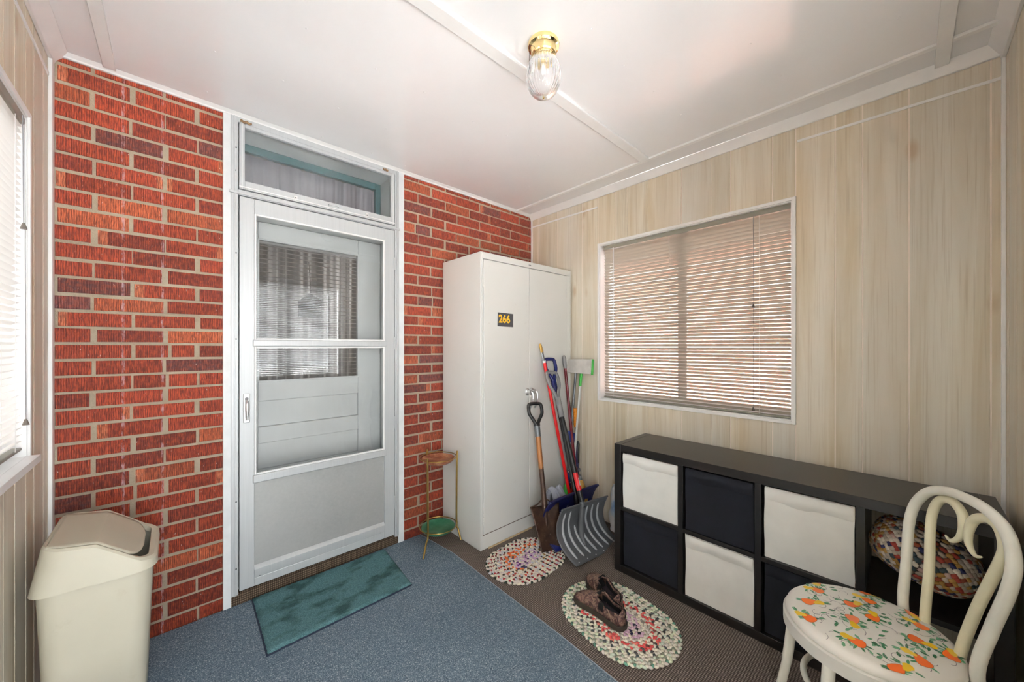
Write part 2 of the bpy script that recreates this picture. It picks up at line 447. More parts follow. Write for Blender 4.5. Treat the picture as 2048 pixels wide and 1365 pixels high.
# trims ---------------------------------------------------------------
tn = [0]
def trim(mb, bevel=.002, mat='white_trim'):
    tn[0] += 1
    return struct(mb.build('trim_%d' % tn[0], M[mat], bevel=bevel, fix=True))
def crown(poly, axis, a, b): trim(MB().prism(poly, axis, a, b))
crown([(YB,2.566),(YB-.012,2.566),(YB-.014,2.574),(YB-.03,ZC),(YB,ZC)], 'x', XL, XR)          # above the brick
crown([(XR,2.54),(XR-.012,2.54),(XR-.016,2.55),(XR-.05,ZC),(XR,ZC)], 'y', YF, YB)              # above the window wall
crown([(XL,2.53),(XL+.012,2.53),(XL+.016,2.545),(XL+.05,ZC),(XL,ZC)], 'y', YF, YB)
crown([(YF,2.53),(YF+.012,2.53),(YF+.016,2.545),(YF+.05,ZC),(YF,ZC)], 'x', XL, XR)
trim(MB().box(2.255, 2.28, YF, YB, ZC-.013, ZC))                                               # bead beside the window wall
trim(MB().box(XL, 2.255, 1.135, 1.192, ZC-.013, ZC))                                           # ceiling battens
trim(MB().box(XL, XR-.03, -.122, -.079, ZC-.014, ZC))
trim(MB().box(-.222, -.182, YF, YB-.03, ZC-.013, ZC))
trim(MB().prism([(2.392,2.472),(2.392,2.484),(1.672,2.472),(1.672,2.460)], 'x', XR-.004, XR+.001), 0)   # strips over the panelling
trim(MB().prism([(.404,2.462),(.404,2.474),(-.262,2.459),(-.262,2.447)], 'x', XR-.004, XR+.001), 0)
trim(MB().box(XL-.001, XL+.004, .0, 2.36, 2.458, 2.470), 0)
trim(MB().box(XL, XL+.012, YB-.04, YB, 0, 2.54))                                               # corner strips
trim(MB().box(XR-.01, XR, YB-.016, YB, 0, 2.545))
trim(MB().box(XR-.012, XR, YF, YF+.012, 0, 2.535))
# raised threshold covered in woven carpet
tn[0] += 1
st = MB(); st.box(DX0+.01, DX1-.002, YB-.012, YB+.26, 0, .062)
struct(st.build('trim_%d' % tn[0], M['carpet_step'], bevel=.01))

# ------------------------------------------------------------------ windows
def window(n, axis, plane, inward, a, b, z0, z1, mull=None, depth=.11, sill=False):
    """a white picture frame trim, a lined recess, an outer sash and glass"""
    root = bpy.data.objects.new('window_%d' % n, None); COL.objects.link(root); root['kind'] = 'structure'
    def bx(mb, p, q, d0, d1, y0, y1):
        u0, u1 = sorted((plane-inward*d0, plane-inward*d1))
        if axis == 'x': mb.box(u0, u1, p, q, y0, y1)
        else: mb.box(p, q, u0, u1, y0, y1)
    w = .017
    t = MB()
    bx(t, a-w, a, -.007, .004, z0-w, z1+w); bx(t, b, b+w, -.007, .004, z0-w, z1+w)
    bx(t, a, b, -.007, .004, z1, z1+w); bx(t, a, b, -.007, .004, z0-w, z0)
    t.build('frame', M['white_trim'], root, bevel=.0015)
    l = MB()
    bx(l, a, a+.006, .0, depth, z0, z1); bx(l, b-.006, b, .0, depth, z0, z1)
    bx(l, a+.006, b-.006, .0, depth, z1-.006, z1); bx(l, a+.006, b-.006, 0, depth, z0, z0+.006)
    if sill: bx(l, a, b, -.03, 0, z0-.018, z0+.006)
    l.build('reveal', M['white_trim'], root, bevel=.001)
    s = MB(); s0, s1 = depth-.025, depth+.005
    bx(s, a+.006, a+.02, s0, s1, z0+.006, z1-.006); bx(s, b-.02, b-.006, s0, s1, z0+.006, z1-.006)
    bx(s, a+.02, b-.02, s0, s1, z1-.045, z1-.006); bx(s, a+.02, b-.02, s0, s1, z0+.006, z0+.045)
    mm = mull if mull is not None else (a+b)/2
    bx(s, mm-.028, mm+.028, s0, s1, z0+.045, z1-.045)
    s.build('sash', M['white_trim'], root, bevel=.002)
    for p, q in ((a+.02, mm-.028), (mm+.028, b-.02)):
        gl = MB(); bx(gl, p, q, depth-.01, depth-.007, z0+.045, z1-.045); gl.build('pane', M['glass'], root)
    return root
window(1, 'x', XR, -1, .427, 1.652, WZ0, WZ1, mull=1.05)
window(2, 'x', XL, 1, .83, 2.078, WZ0+.02, WZ1, sill=True)
window(3, 'y', YF, 1, .42, 1.64, WZ0, WZ1)

# ------------------------------------------------------------------ blinds
def blind(name, label, Mx, W, z0, z1, pitch, tilt, slat, rail, sw=.0255, wand=None, cords=(), ladders=(.1,.5,.9), group=None, tass=True, rail_h=.032, rail_d=.034):
    """local x along the blind, local y towards the outside, z up"""
    root = thing(name, label, 'blind', M=Mx, group=group)
    MB().box(0, W, -rail_d/2, rail_d/2, z1-rail_h, z1).build('headrail', rail, root, bevel=.003, local=True)
    s = MB(); z = z1-rail_h-.012; nn = 0
    while z > z0+.022:
        prof = []
        for t in (-1, -.33, .33, 1):
            y = t*sw/2; c = .0022*(1-t*t)
            prof.append((y*cos(tilt)-c*sin(-tilt)*0, -y*sin(tilt)+c))
        V = [(.003, p[0], z+p[1]) for p in prof]+[(W-.003, p[0], z+p[1]) for p in prof]
        s.add(V, [(i, i+1, i+5, i+4) for i in range(3)])
        z -= pitch; nn += 1
    s.build('slats', slat, root, local=True, angle=180)
    MB().box(.003, W-.003, -.012, .012, z0, z0+.011).build('bottom_rail', rail, root, bevel=.003, local=True)
    ld = MB()
    for f in ladders:
        for y in (-sw/2-.001, sw/2+.001):
            ld.tube([(W*f, y, z0+.01), (W*f, y, z1-.03)], .0009, 5)
        zz = z0+.03
    ld.build('ladder_cord', M['lens_white'], root, local=True)
    if wand:
        MB().tube([(wand[0], -.03, z1-.03), (wand[0], -.032, wand[1])], .0035, 6).build('wand', M['lens_white'], root, local=True)
    for (x, zb) in cords:
        cd = MB().tube([(x, -.028, z1-.03), (x, -.03, zb)], .0013, 6).build('pull_cord', M['plastic_gray'], root, local=True)
        if tass: MB().lathe([(.003, .02), (.008, .002), (.008, 0)], (x, -.03, zb-.012), 12).build('tassel', M['tassel'], cd, local=True)
    return root
M['wood_raw'] = paint('splintered wood', (150,118,84), .9, .3, 90)
M['tassel'] = paint('taupe cord tassel', (96,88,80), .5, .05)
# right window: local x -> +y world, local y -> +x world
Mr = Matrix(((0,1,0,XR+.038),(1,0,0,.436),(0,0,1,0),(0,0,0,1)))
blind('venetian_blind', 'tan slatted blind hanging in the window above the black cube shelf', Mr, 1.195, WZ0+.008, WZ1-.004, .0224, radians(43),
      M['blind_tan'], M['blind_rail'], wand=(1.10, 1.42), cords=((.175, 1.60), (.175, 1.0)), ladders=(.125,.565,.925))
# left window: local x -> +y, local y -> -x
Ml = Matrix(((0,-1,0,XL-.020),(1,0,0,.85),(0,0,1,0),(0,0,0,1)))
blind('venetian_blind', 'white slatted blind in the window beside the cream bin', Ml, 1.212, WZ0+.05, WZ1-.004, .0224, radians(20),
      M['blind_white'], M['blind_rail'], cords=((1.13, 1.76), (1.155, 1.11)), ladders=(.08,.5,.93))
# front window behind the camera (seen mirrored in the storm door)
Mf = Matrix(((1,0,0,.43),(0,-1,0,YF-.05),(0,0,1,0),(0,0,0,1)))
blind('venetian_blind', 'white slatted blind mirrored in the glass of the storm door', Mf, 1.16, WZ0+.008, WZ1-.004, .0224, radians(40),
      M['blind_white'], M['blind_rail'], ladders=(.1,.5,.9))

# ------------------------------------------------------------------ storm door, transom, inner door
door = bpy.data.objects.new('door_1', None); COL.objects.link(door); door.location = (.68, YB, .07); door['kind'] = 'structure'
fr = MB()
for a, b in ((DX0-.003, .224), (1.142, DX1)): fr.box(a, b, YB-.014, YB+.02, .0, 2.566)
fr.build('casing', M['caulk'], door, bevel=.002)
al = MB()
for a, b in ((.222, .252), (1.114, 1.144)):
    al.box(a, b, YB-.022, YB+.03, .06, 2.564)
    m = (a+b)/2
    al.box(m-.003, m+.003, YB-.028, YB-.02, .06, 2.564)
al.box(.252, 1.114, YB-.022, YB+.03, 2.157, 2.185); al.box(.215, 1.148, YB-.03, YB-.02, 2.16, 2.172)
al.box(.252, 1.114, YB-.022, YB+.03, 2.536, 2.564)
al.build('door_frame', M['alu'], door, bevel=.0015)
lf = MB()
y0, y1 = YB-.024, YB+.008
LX0, LX1, LZ0, LZ1 = .257, 1.110, .078, 2.151
GX0, GX1 = .321, 1.040
lf.box(LX0, GX0, y0, y1, LZ0, LZ1); lf.box(GX1, LX1, y0, y1, LZ0, LZ1)
lf.box(GX0, GX1, y0, y1, 2.072, LZ1); lf.box(GX0, GX1, y0, y1, LZ0, .165)
lf.box(GX0, GX1, y0+.004, y1, 1.365, 1.392)
lf.build('leaf_frame', M['alu'], door, bevel=.002)
rl = MB()
rl.box(.314, 1.052, y0-.01, y0+.012, 1.361, 1.397); rl.box(.314, 1.054, y0-.01, y0+.012, .630, .673)
rl.build('cross_rail', M['alu'], door, bevel=.005)
be = MB()
for a, b, c, d in ((GX0, GX1, 1.397, 2.072), (GX0, GX1, .673, 1.361)):
    w = .009
    be.box(a, a+w, y0-.004, y0+.01, c, d); be.box(b-w, b, y0-.004, y0+.01, c, d)
    be.box(a+w, b-w, y0-.004, y0+.01, d-w, d); be.box(a+w, b-w, y0-.004, y0+.01, c, c+w)
be.build('glazing_bead', M['white_trim'], door, bevel=.002)
kp = MB(); kp.box(GX0, GX1, y0+.012, y0+.018, .165, .630); kp.build('kick_panel', M['kick'], door)
ks = MB(); ks.prism([(y0+.012,.185),(y0-.006,.168),(y0-.006,.15),(y0+.0,.12),(y0-.002,.118),(y0+.012,.118)], 'x', GX0, GX1)
ks.build('bottom_rail', M['alu'], door, bevel=.001, fix=True)
for c, d in ((1.397, 2.072), (.673, 1.361)):
    MB().box(GX0, GX1, y0+.012, y0+.015, c, d).build('pane', M['glass_storm'], door)
hd = MB(); hd.box(.272, .302, y0-.006, y0, .958, 1.112, 0); 
h1 = hd.build('handle_plate', M['chrome'], door, bevel=.004)
h2 = MB(); h2.tube([(.287, y0-.012, 1.075), (.287, y0-.03, 1.06), (.287, y0-.034, 1.03), (.286, y0-.026, .975)], [.008,.0095,.010,.006], 10)
h2.build('lever', M['chrome'], h1)
h3 = MB(); h3.lathe([(.008,0),(.009,.004),(.0001,.006)], (0,0,0), 16)
for v in range(len(h3.v)):
    p = h3.v[v]; h3.v[v] = Vector((.287+p.x, y0-.006-p.z, 1.085+p.y))
h3.build('push_button', M['plastic_gray'], h1)
for zc in (1.925, 1.385, .846, .30):
    MB().box(1.107, 1.116, y0-.006, y0+.004, zc-.042, zc+.042).build('hinge', M['alu'], door, bevel=.002)
sc_ = MB()
for x, z in ((.243,2.40),(.243,1.85),(.243,1.4),(.243,.55),(.243,.2),(1.130,2.44),(1.130,1.85),(1.13,1.42),(.24,2.28)):
    sc_.lathe([(.004,0),(.003,.003),(.0001,.003)], (0,0,0), 8)
    for v in range(len(sc_.v)-24, len(sc_.v)):
        p = sc_.v[v]; sc_.v[v] = Vector((x+p.x, YB-.022-p.z, z+p.y))
for x, z in ((.345,.128),(1.01,.127)):
    sc_.box(x-.003, x+.003, y0-.0015, y0, z-.003, z+.003)
sc_.build('screw', M['plastic_black'], door)
# transom light above
tr = bpy.data.objects.new('window_4', None); COL.objects.link(tr); tr.location = (.68, YB, 2.2); tr['kind'] = 'structure'
tf = MB(); TX0, TX1, TZ0, TZ1 = .256, 1.110, 2.190, 2.534; w = .024
yy0, yy1 = YB-.026, YB+.004
tf.box(TX0, TX0+w, yy0, yy1, TZ0, TZ1); tf.box(TX1-w, TX1, yy0, yy1, TZ0, TZ1)
tf.box(TX0+w, TX1-w, yy0, yy1, TZ1-.018, TZ1); tf.box(TX0+w, TX1-w, yy0, yy1, TZ0, TZ0+.045)
tf.build('frame', M['alu'], tr, bevel=.002)
tl = MB(); tl.box(TX0+w*.45, TX0+w*.55, yy0-.004, yy0, TZ0, TZ1); tl.box(TX1-w*.55, TX1-w*.45, yy0-.004, yy0, TZ0, TZ1)
tl.box(TX0, TX1, yy0-.005, yy0, TZ0+.008, TZ0+.013)
tl.build('bead', M['white_trim'], tr)
MB().box(TX0+w, TX1-w, YB-.01, YB-.007, TZ0+.045, TZ1-.018).build('pane', M['glass_storm'], tr)
clp = MB()
for x in (.515, .92): clp.box(x-.009, x+.009, yy0-.007, yy0, TZ0+.012, TZ0+.03)
clp.build('clip', M['lens_white'], tr, bevel=.002)
cdot = MB()
for x in (.515, .92): cdot.box(x-.003, x+.003, yy0-.0085, yy0-.006, TZ0+.015, TZ0+.021)
cdot.build('clip_screw', M['plastic_black'], tr)
MB().tube([(.69, yy0, TZ0+.026),(.69, yy0-.01, TZ0+.026),(.745, yy0-.01, TZ0+.026),(.745, yy0, TZ0+.026)], .0025, 6).build('pull', M['chrome'], tr)
for x_, l_ in ((.285, .05), (1.045, .035)):
    ew = MB(); ew.grid(lambda u, v: (x_-l_/2+l_*u, YB-.0285-.003*sin(u*9)*sin(v*5), 2.537+.013*v+.003*sin(u*14)), 8, 3)
    ew.build('exposed_wood', M['wood_raw'], tr, solid=.004)
# lined opening behind the storm door and the teal fixed sash above
jb = MB(); ji = YB+.19
jb.box(DX0, .262, YB+.03, ji+.07, .0, 2.566); jb.box(1.105, DX1, YB+.03, ji+.07, .0, 2.566)
jb.box(.262, 1.105, YB+.03, ji+.07, 2.53, 2.566); jb.box(.262, 1.105, YB+.03, ji+.07, 2.10, 2.185)
tn[0] += 1; struct(jb.build('trim_%d' % tn[0], M['white_door'], bevel=.002))
sash = bpy.data.objects.new('window_5', None); COL.objects.link(sash); sash.location = (.68, ji, 2.3); sash['kind'] = 'structure'
ts = MB(); ts.box(.262, .30, ji, ji+.03, 2.185, 2.53); ts.box(1.067, 1.105, ji, ji+.03, 2.185, 2.53)
ts.box(.30, 1.067, ji, ji+.03, 2.485, 2.53); ts.box(.30, 1.067, ji, ji+.03, 2.185, 2.215)
ts.build('frame', M['teal_paint'], sash, bevel=.003)
MB().box(.30, 1.067, ji+.013, ji+.016, 2.215, 2.485).build('pane', M['glass'], sash)
# gathered cafe curtain behind the transom
def cur(x0, x1, z0, z1, y, amp, waves, seed):
    rnd = random.Random(seed); phs = [rnd.uniform(0,6.28) for _ in range(4)]
    def fn(u, v):
        x = x0+(x1-x0)*u
        a = sin(u*waves*6.28+phs[0])+.5*sin(u*waves*2.3*6.28+phs[1]+v)+.35*sin(u*waves*4.1*6.28+phs[2])
        return (x, y+amp*a*(.45+.55*v), z1+(z0-z1)*v)
    return fn
c = MB(); c.grid(cur(.27, 1.10, 2.17, 2.502, ji+.075, .012, 7, 3), 160, 8)
tag(c.build('cafe_curtain', M['curtain_pale'], angle=180), 'pale lilac gathered curtain behind the transom glass over the door', 'curtain')
# inner door: panelled, glazed, closed
idr = bpy.data.objects.new('door_2', None); COL.objects.link(idr); idr.location = (.68, ji, .06); idr['kind'] = 'structure'
WX0, WX1, Wz0, Wz1 = .368, .945, 1.155, 1.995
sl = MB(); iy0, iy1 = ji, ji+.042
sl.box(.264, WX0, iy0, iy1, .066, 2.098); sl.box(WX1, 1.103, iy0, iy1, .066, 2.098)
sl.box(WX0, WX1, iy0, iy1, Wz1, 2.098); sl.box(WX0, WX1, iy0, iy1, 1.038, Wz0)
sl.box(WX0, WX1, iy0, iy1, .788, .886); sl.box(WX0, WX1, iy0, iy1, .52, .635); sl.box(WX0, WX1, iy0, iy1, .066, .26)
for a, b in ((.886,1.038),(.635,.788),(.26,.52)):
    sl.box(WX0, WX1, iy0+.014, iy1-.01, a, b)
sl.build('slab', M['white_door'], idr, bevel=.004)
MB().box(WX0, WX1, iy0+.02, iy0+.023, Wz0, Wz1).build('pane', M['glass'], idr)
st_ = MB()
for a, b, c_, d_ in ((WX0-.006, WX0+.006, Wz0, Wz1),(WX1-.006, WX1+.006, Wz0, Wz1),(WX0, WX1, Wz1-.006, Wz1+.006),(WX0, WX1, Wz0-.006, Wz0+.006)):
    st_.box(a, b, iy0-.006, iy0+.004, c_, d_)
st_.build('glazing_bead', M['white_door'], idr, bevel=.002)
Mi = Matrix(((1,0,0,WX0-.015),(0,1,0,iy1+.02),(0,0,1,0),(0,0,0,1)))
blind('mini_blind', 'narrow white open blind behind the glass of the inner door', Mi, WX1-WX0+.03, Wz0-.03, Wz1+.01, .0265, radians(3),
      M['blind_white'], M['lens_white'], sw=.02, ladders=(.2,.28,.83,.9), rail_h=.02, rail_d=.02)
c = MB(); c.grid(cur(.0, 1.55, .7, 2.4, YB+.85, .035, 7, 9), 160, 6)
tag(c.build('drape', M['curtain_gray'], angle=180), 'gray folded drape inside the house behind the inner door glass', 'curtain')
orn = thing('hanging_plaque', 'small dark pointed plaque hanging on a cord behind the inner door glass', 'ornament', (.70, YB+.285, 1.55))
MB().prism([(.60,1.655),(.665,1.715),(.735,1.675),(.735,1.55),(.60,1.55)], 'y', YB+.283, YB+.289).build('plaque', paint('dark plaque', (70,62,60), .6), orn)
MB().tube([(.672, YB+.286, 1.712),(.66, YB+.286, 1.92)], .0015, 5).build('cord', M['plastic_black'], orn)
# hall behind, brightened by an added fill light
hb = MB(); hb.box(-.4, 1.8, YB+1.4, YB+1.45, 0, 2.7); hb.box(-.45, -.4, YB+.26, YB+1.45, 0, 2.7); hb.box(1.8, 1.85, YB+.26, YB+1.45, 0, 2.7)
hb.box(-.45, 1.85, YB+.26, YB+1.45, 2.7, 2.75); hb.box(-.45, 1.85, YB+.26, YB+1.45, -.1, -.05)
hl = bpy.data.lights.new('added hall fill', 'POINT'); hl.energy = 9; hl.shadow_soft_size = .12  # unseen fill light, added to brighten the drape and transom curtain
hlo = bpy.data.objects.new('added_hall_fill', hl); COL.objects.link(hlo); hlo.location = (1.6, YB+.5, 1.75)
struct(hb.build('wall_hall', paint('hall wall paint', (150,146,140), .8)))

# ------------------------------------------------------------------ steel cabinet
CX0, CX1, CY0, CY1, CZ = 1.497, 2.452, 1.922, 2.385, 1.995
cab = thing('storage_cabinet', 'tall off white metal cabinet in the corner with a dark number plate', 'cabinet', ((CX0+CX1)/2, (CY0+CY1)/2, 0))
b = MB(); t = .012
b.box(CX0, CX0+t, CY0, CY1, 0, CZ); b.box(CX1-t, CX1, CY0, CY1, 0, CZ); b.box(CX0+t, CX1-t, CY1-t, CY1, 0, CZ)
b.box(CX0+t, CX1-t, CY0, CY1-t, CZ-.045, CZ); b.box(CX0+t, CX1-t, CY0+.003, CY1-t, 0, .098)
b.box(CX0+t, CX0+.022, CY0, CY0+.02, .098, CZ-.045); b.box(CX1-.06, CX1-t, CY0, CY0+.02, .098, CZ-.045)
b.build('body', M['cabinet'], cab, bevel=.004)
def flange(x0, x1):
    m = MB(); m.box(x0, x1, CY0-.0012, CY0+.0, 0.0, CZ); return m
DZ0, DZ1, DM = .104, CZ-.05, 1.952
d1 = MB().box(CX0+.024, DM-.0015, CY0-.004, CY0+.016, DZ0, DZ1).build('door', M['cabinet'], cab, bevel=.003)
d2 = MB().box(DM+.0015, CX1-.062, CY0-.004, CY0+.016, DZ0, DZ1).build('door', M['cabinet'], cab, bevel=.003)
MB().box(CX0+.024, CX1-.062, CY0+.001, CY0+.004, .098, DZ0).build('rust_seam', M['rust'], cab)
for dd, x in ((d1, CX0+.022), (d2, CX1-.061)):
    for z in (1.80, 1.09, .21):
        h = MB()
        for k in range(3): h.tube([(x, CY0-.004, z-.04+k*.028), (x, CY0-.004, z-.015+k*.028)], .0045, 8)
        h.build('hinge', M['cabinet'], dd)
for dd, x, s in ((d1, DM-.022, -1), (d2, DM+.026, 1)):
    y = CY0-.004
    hm = MB()
    hm.lathe([(.0001,0),(.021,0),(.021,.004),(.012,.010),(.010,.026),(.014,.03),(.012,.038),(.0001,.04)], (0,0,0), 18)
    for v in range(len(hm.v)):
        p = hm.v[v]; hm.v[v] = Vector((x+p.x, y-p.z, 1.025+p.y*1.35))
    hm.tube(smooth_path([(x, y-.032, 1.028),(x+.012, y-.045, 1.018),(x+.016, y-.046, .98),(x+.016, y-.034, .93),(x+.014, y-.02, .905)], 5), .0062, 8, flat=.6)
    hm.build('handle', M['chrome'], dd)
cs = MB(); cs.box(DM-.004, DM+.026, CY0-.002, CY0, CZ-.031, CZ-.019); cs.build('label_holder', M['chrome'], cab)
cs = MB(); cs.box(DM+.001, DM+.021, CY0-.003, CY0-.001, CZ-.028, CZ-.022); cs.build('label_card', paint('gray card', (120,120,118), .6), cab)
pl = MB()
px0, px1, pz0, pz1 = 1.642, 1.786, 1.500, 1.595
pl.prism([(px0-.002,pz0+.001),(px1,pz0),(px1+.001,pz1-.001),(px0+.001,pz1+.002)], 'y', CY0-.0055, CY0-.004)
plate = pl.build('number_plate', M['sign_dark'], d1)
plate['label'] = 'dark gray plate with yellow numerals 266'
tc = bpy.data.curves.new('n', 'FONT'); tc.body = '266'; tc.size = .085; tc.extrude = .0004; tc.offset = .0022; tc.space_character = 1.0
to = bpy.data.objects.new('n', tc); COL.objects.link(to); bpy.context.view_layer.update()
me = bpy.data.meshes.new_from_object(to.evaluated_get(bpy.context.evaluated_depsgraph_get()))
xs = [v.co.x for v in me.vertices]; ys = [v.co.y for v in me.vertices]
tx0, tx1, ty0, ty1 = min(xs), max(xs), min(ys), max(ys)
nm = MB()
V = [(px0+.008+(v.co.x-tx0)/(tx1-tx0)*.106, CY0-.0062-(v.co.z*.8), pz0+.026+(v.co.y-ty0)/(ty1-ty0)*.058) for v in me.vertices]
nm.add(V, [tuple(p.vertices) for p in me.polygons])
bpy.data.objects.remove(to); bpy.data.meshes.remove(me)
num = nm.build('numerals', M['sign_yellow'], cab, fix=True)
num['label'] = 'yellow numerals 266'
MB().box(1.56, 1.98, CY0-.009, CY0-.001, 0, .008).build('floor_strip', M['wood_pale'] if 'wood_pale' in M else paint('pale wood strip', (206,180,140), .6), cab)

# ------------------------------------------------------------------ cube shelf and boxes
SX0, SX1, SY0, SY1, SZ = 1.985, 2.375, -.235, 1.221, .769
sh = thing('cube_shelf', 'low black cube shelf with eight compartments under the window', 'shelf', (2.18, .5, 0))
o = MB()
for a, b in ((SY0, SY0+.042), (SY1-.042, SY1)):
    MB().box(SX0, SX1, a, b, 0, SZ).build('side_panel', M['shelf'], sh, bevel=.0015)
MB().box(SX0, SX1, SY0+.042, SY1-.042, SZ-.042, SZ-.0005).build('top_board', M['shelf'], sh, bevel=.0015)
MB().box(SX0, SX1, SY0+.042, SY1-.042, 0, .042).build('bottom_board', M['shelf'], sh, bevel=.0015)
DV = [(.812,.838),(.459,.485),(.113,.139)]
for a, b in DV: MB().box(SX0+.003, SX1, a, b, .042, SZ-.042).build('divider', M['shelf'], sh, bevel=.001)
cells = [(SY1-.042, .838), (.812, .485), (.459, .139), (.113, SY0+.042)]
for a, b in cells: MB().box(SX0+.003, SX1, b, a, .372, .393).build('middle_board', M['shelf'], sh, bevel=.001)
def fabric_box(ci, lvl, mat, label, group, seed):
    a, b = cells[ci]; rnd = random.Random(seed)
    y1, y0 = a-.010, b+.006
    z0, z1 = (.394, SZ-.052) if lvl else (.043, .366)
    x0, x1 = SX0+.012+rnd.uniform(0,.012), SX1-.03
    r = thing('fabric_box', label, 'storage box', ((x0+x1)/2, (y0+y1)/2, z0), group)
    bd = MB()
    ph = rnd.uniform(0,6)
    def face(u, v):
        bulge = -.006*sin(pi*u)*sin(pi*v)+.0015*sin(9*u+4*v+ph)*sin(pi*u)*sin(pi*v)
        wob = .002*sin(v*7+ph)
        return (x0+bulge, y0+(y1-y0)*u+(wob if u < .01 or u > .99 else 0), z0+(z1-z0)*v)
    bd.grid(face, 14, 14)
    bd.box(x0+.002, x1, y0, y0+.004, z0, z1-.01); bd.box(x0+.002, x1, y1-.004, y1, z0, z1-.01); bd.box(x1-.004, x1, y0, y1, z0, z1-.01); bd.box(x0+.002, x1, y0, y1, z0, z0+.004)
    bd.build('body', mat, r, angle=50)
    fl = MB(); fh = .062
    def flap(u, v):
        sag = .010*sin(u*pi*1.1+ph*.3)**2+.004*sin(u*11+ph)
        zz = z1-.003-(fh-sag*.8)*v
        out = -.004-.010*sin(pi*min(v*.9+.1,1))*(.4+.6*sin(u*pi)**.5)-.0015*sin(17*u+ph)
        return (x0+out, y0+.002+(y1-y0-.004)*u, zz)
    fl.grid(flap, 24, 6); fl.grid(lambda u, v: (x0-.004+.012*v, y0+.002+(y1-y0-.004)*u, z1-.003), 8, 1)
    fl.build('folded_flap', mat, r, angle=180)
W_, N_ = M['fabric_white'], M['fabric_navy']
fabric_box(0, 1, W_, 'off white fabric box at the cabinet end of the top row of the black shelf', 'fabric boxes in the cube shelf', 1)
fabric_box(0, 0, N_, 'navy fabric box at the cabinet end of the bottom row of the black shelf', 'fabric boxes in the cube shelf', 2)
fabric_box(1, 1, N_, 'navy fabric box between two white boxes in the top row of the black shelf', 'fabric boxes in the cube shelf', 3)
fabric_box(1, 0, W_, 'white fabric box between two navy boxes in the bottom row of the black shelf', 'fabric boxes in the cube shelf', 4)
fabric_box(2, 1, W_, 'white fabric box with a sagging flap beside the rolled braided rug on the shelf', 'fabric boxes in the cube shelf', 5)
fabric_box(2, 0, N_, 'navy fabric box half hidden behind the floral chair seat', 'fabric boxes in the cube shelf', 6)

# ------------------------------------------------------------------ braided rugs
CREAM = [lin(234,226,204), lin(226,218,198), lin(240,232,214), lin(214,208,194), lin(224,212,202)]
def palette(row, rows, i, sch):
    f = row/rows; r = random.random(); spot = i % 3 == 0
    if sch == 1:       # maroon and black spots, an orange arc, a violet middle
        bands = [(.93, (22,44,38)), (.82, (150,30,44)), (.70, (30,26,34)), (.58, (178,60,44)), (.46, (36,32,40)), (.34, (132,100,52)), (.22, (46,44,84)), (0, (104,50,124))]
        base = CREAM+[lin(200,204,212), lin(216,206,204)]
        if .3 < f < .6 and abs(i-40) < 11 and r < .5: return lin(242,118,58)
        if f < .3 and r < .35: return lin(210,172,204)
    else:              # pale green rim, a coral band, navy spots in a pink middle
        bands = [(.94, (92,140,120)), (.84, (150,160,140)), (.72, (78,88,92)), (.60, (76,72,74)), (.48, (120,62,60)), (.36, (186,178,166)), (.24, (198,160,176)), (0, (30,30,64))]
        base = CREAM+([lin(222,228,196), lin(212,222,202)] if f > .6 else [lin(232,220,196)])
        if .45 < f < .66 and r < .42: return random.choice([lin(232,86,84), lin(216,78,80), lin(238,130,116)])
        if f < .34 and r < .45: return random.choice([lin(228,192,206), lin(216,176,198)])
    if spot and r < .85:
        for lim, c in bands:
            if f >= lim:
                k = random.uniform(.8, 1.25); return lin(*[min(255, q*k) for q in c])
    return random.choice(base)
def braided_rug(label, c, rx, ry, rot, sch, thick=.012):
    mb = MB(); rows = int(min(rx, ry)/.0165); core = max(rx, ry)-min(rx, ry)
    mb.M = Matrix.Translation((c[0], c[1], 0)) @ Matrix.Rotation(rot, 4, 'Z')
    pts = [(rx*.98*cos(a)*1.0, ry*.98*sin(a)) for a in [2*pi*k/64 for k in range(64)]]
    # stadium outline base
    def stadium(r, n):
        L = 2*core*2+2*pi*r; out = []
        for k in range(n):
            s = L*k/n
            if s < 2*core: out.append((-core+s, -r, 0.0))
            elif s < 2*core+pi*r:
                a = -pi/2+(s-2*core)/r; out.append((core+r*cos(a), r*sin(a), a+pi/2))
            elif s < 4*core+pi*r: out.append((core-(s-2*core-pi*r), r, pi))
            else:
                a = pi/2+(s-4*core-pi*r)/r; out.append((-core+r*cos(a), r*sin(a), a+pi/2))
        return out
    R = min(rx, ry)
    base = stadium(R-.006, 72)
    mb.prism([(p[0], p[1]) for p in base], 'z', .001, thick*.6, 0, lin(170,160,144))
    for row in range(rows):
        r = R*(row+.6)/rows-.002
        n = max(6, int((4*core+2*pi*r)/.0125))
        for i, (x, y, a) in enumerate(stadium(r, n)):
            tilt = .65 if (i+row) % 2 else -.65
            off = .0028 if i % 2 else -.0028
            mb.blob((x+off*cos(a+pi/2), y+off*sin(a+pi/2), thick*.55), .0125, .0076, .0056, 6, 4, a+tilt, 0, palette(row+1, rows, i, sch))
    o = mb.build('braided_rug', M['braid'], angle=180)
    return tag(o, label, 'rug', 'oval braided rugs')
braided_rug('oval braided rug with orange and violet strands under the rusty spade', (1.655, 1.655), .275, .205, radians(4), 1)
braided_rug('oval braided rug with a pink and navy middle lying under the brown shoes', (1.632, .985), .305, .225, radians(80), 2)
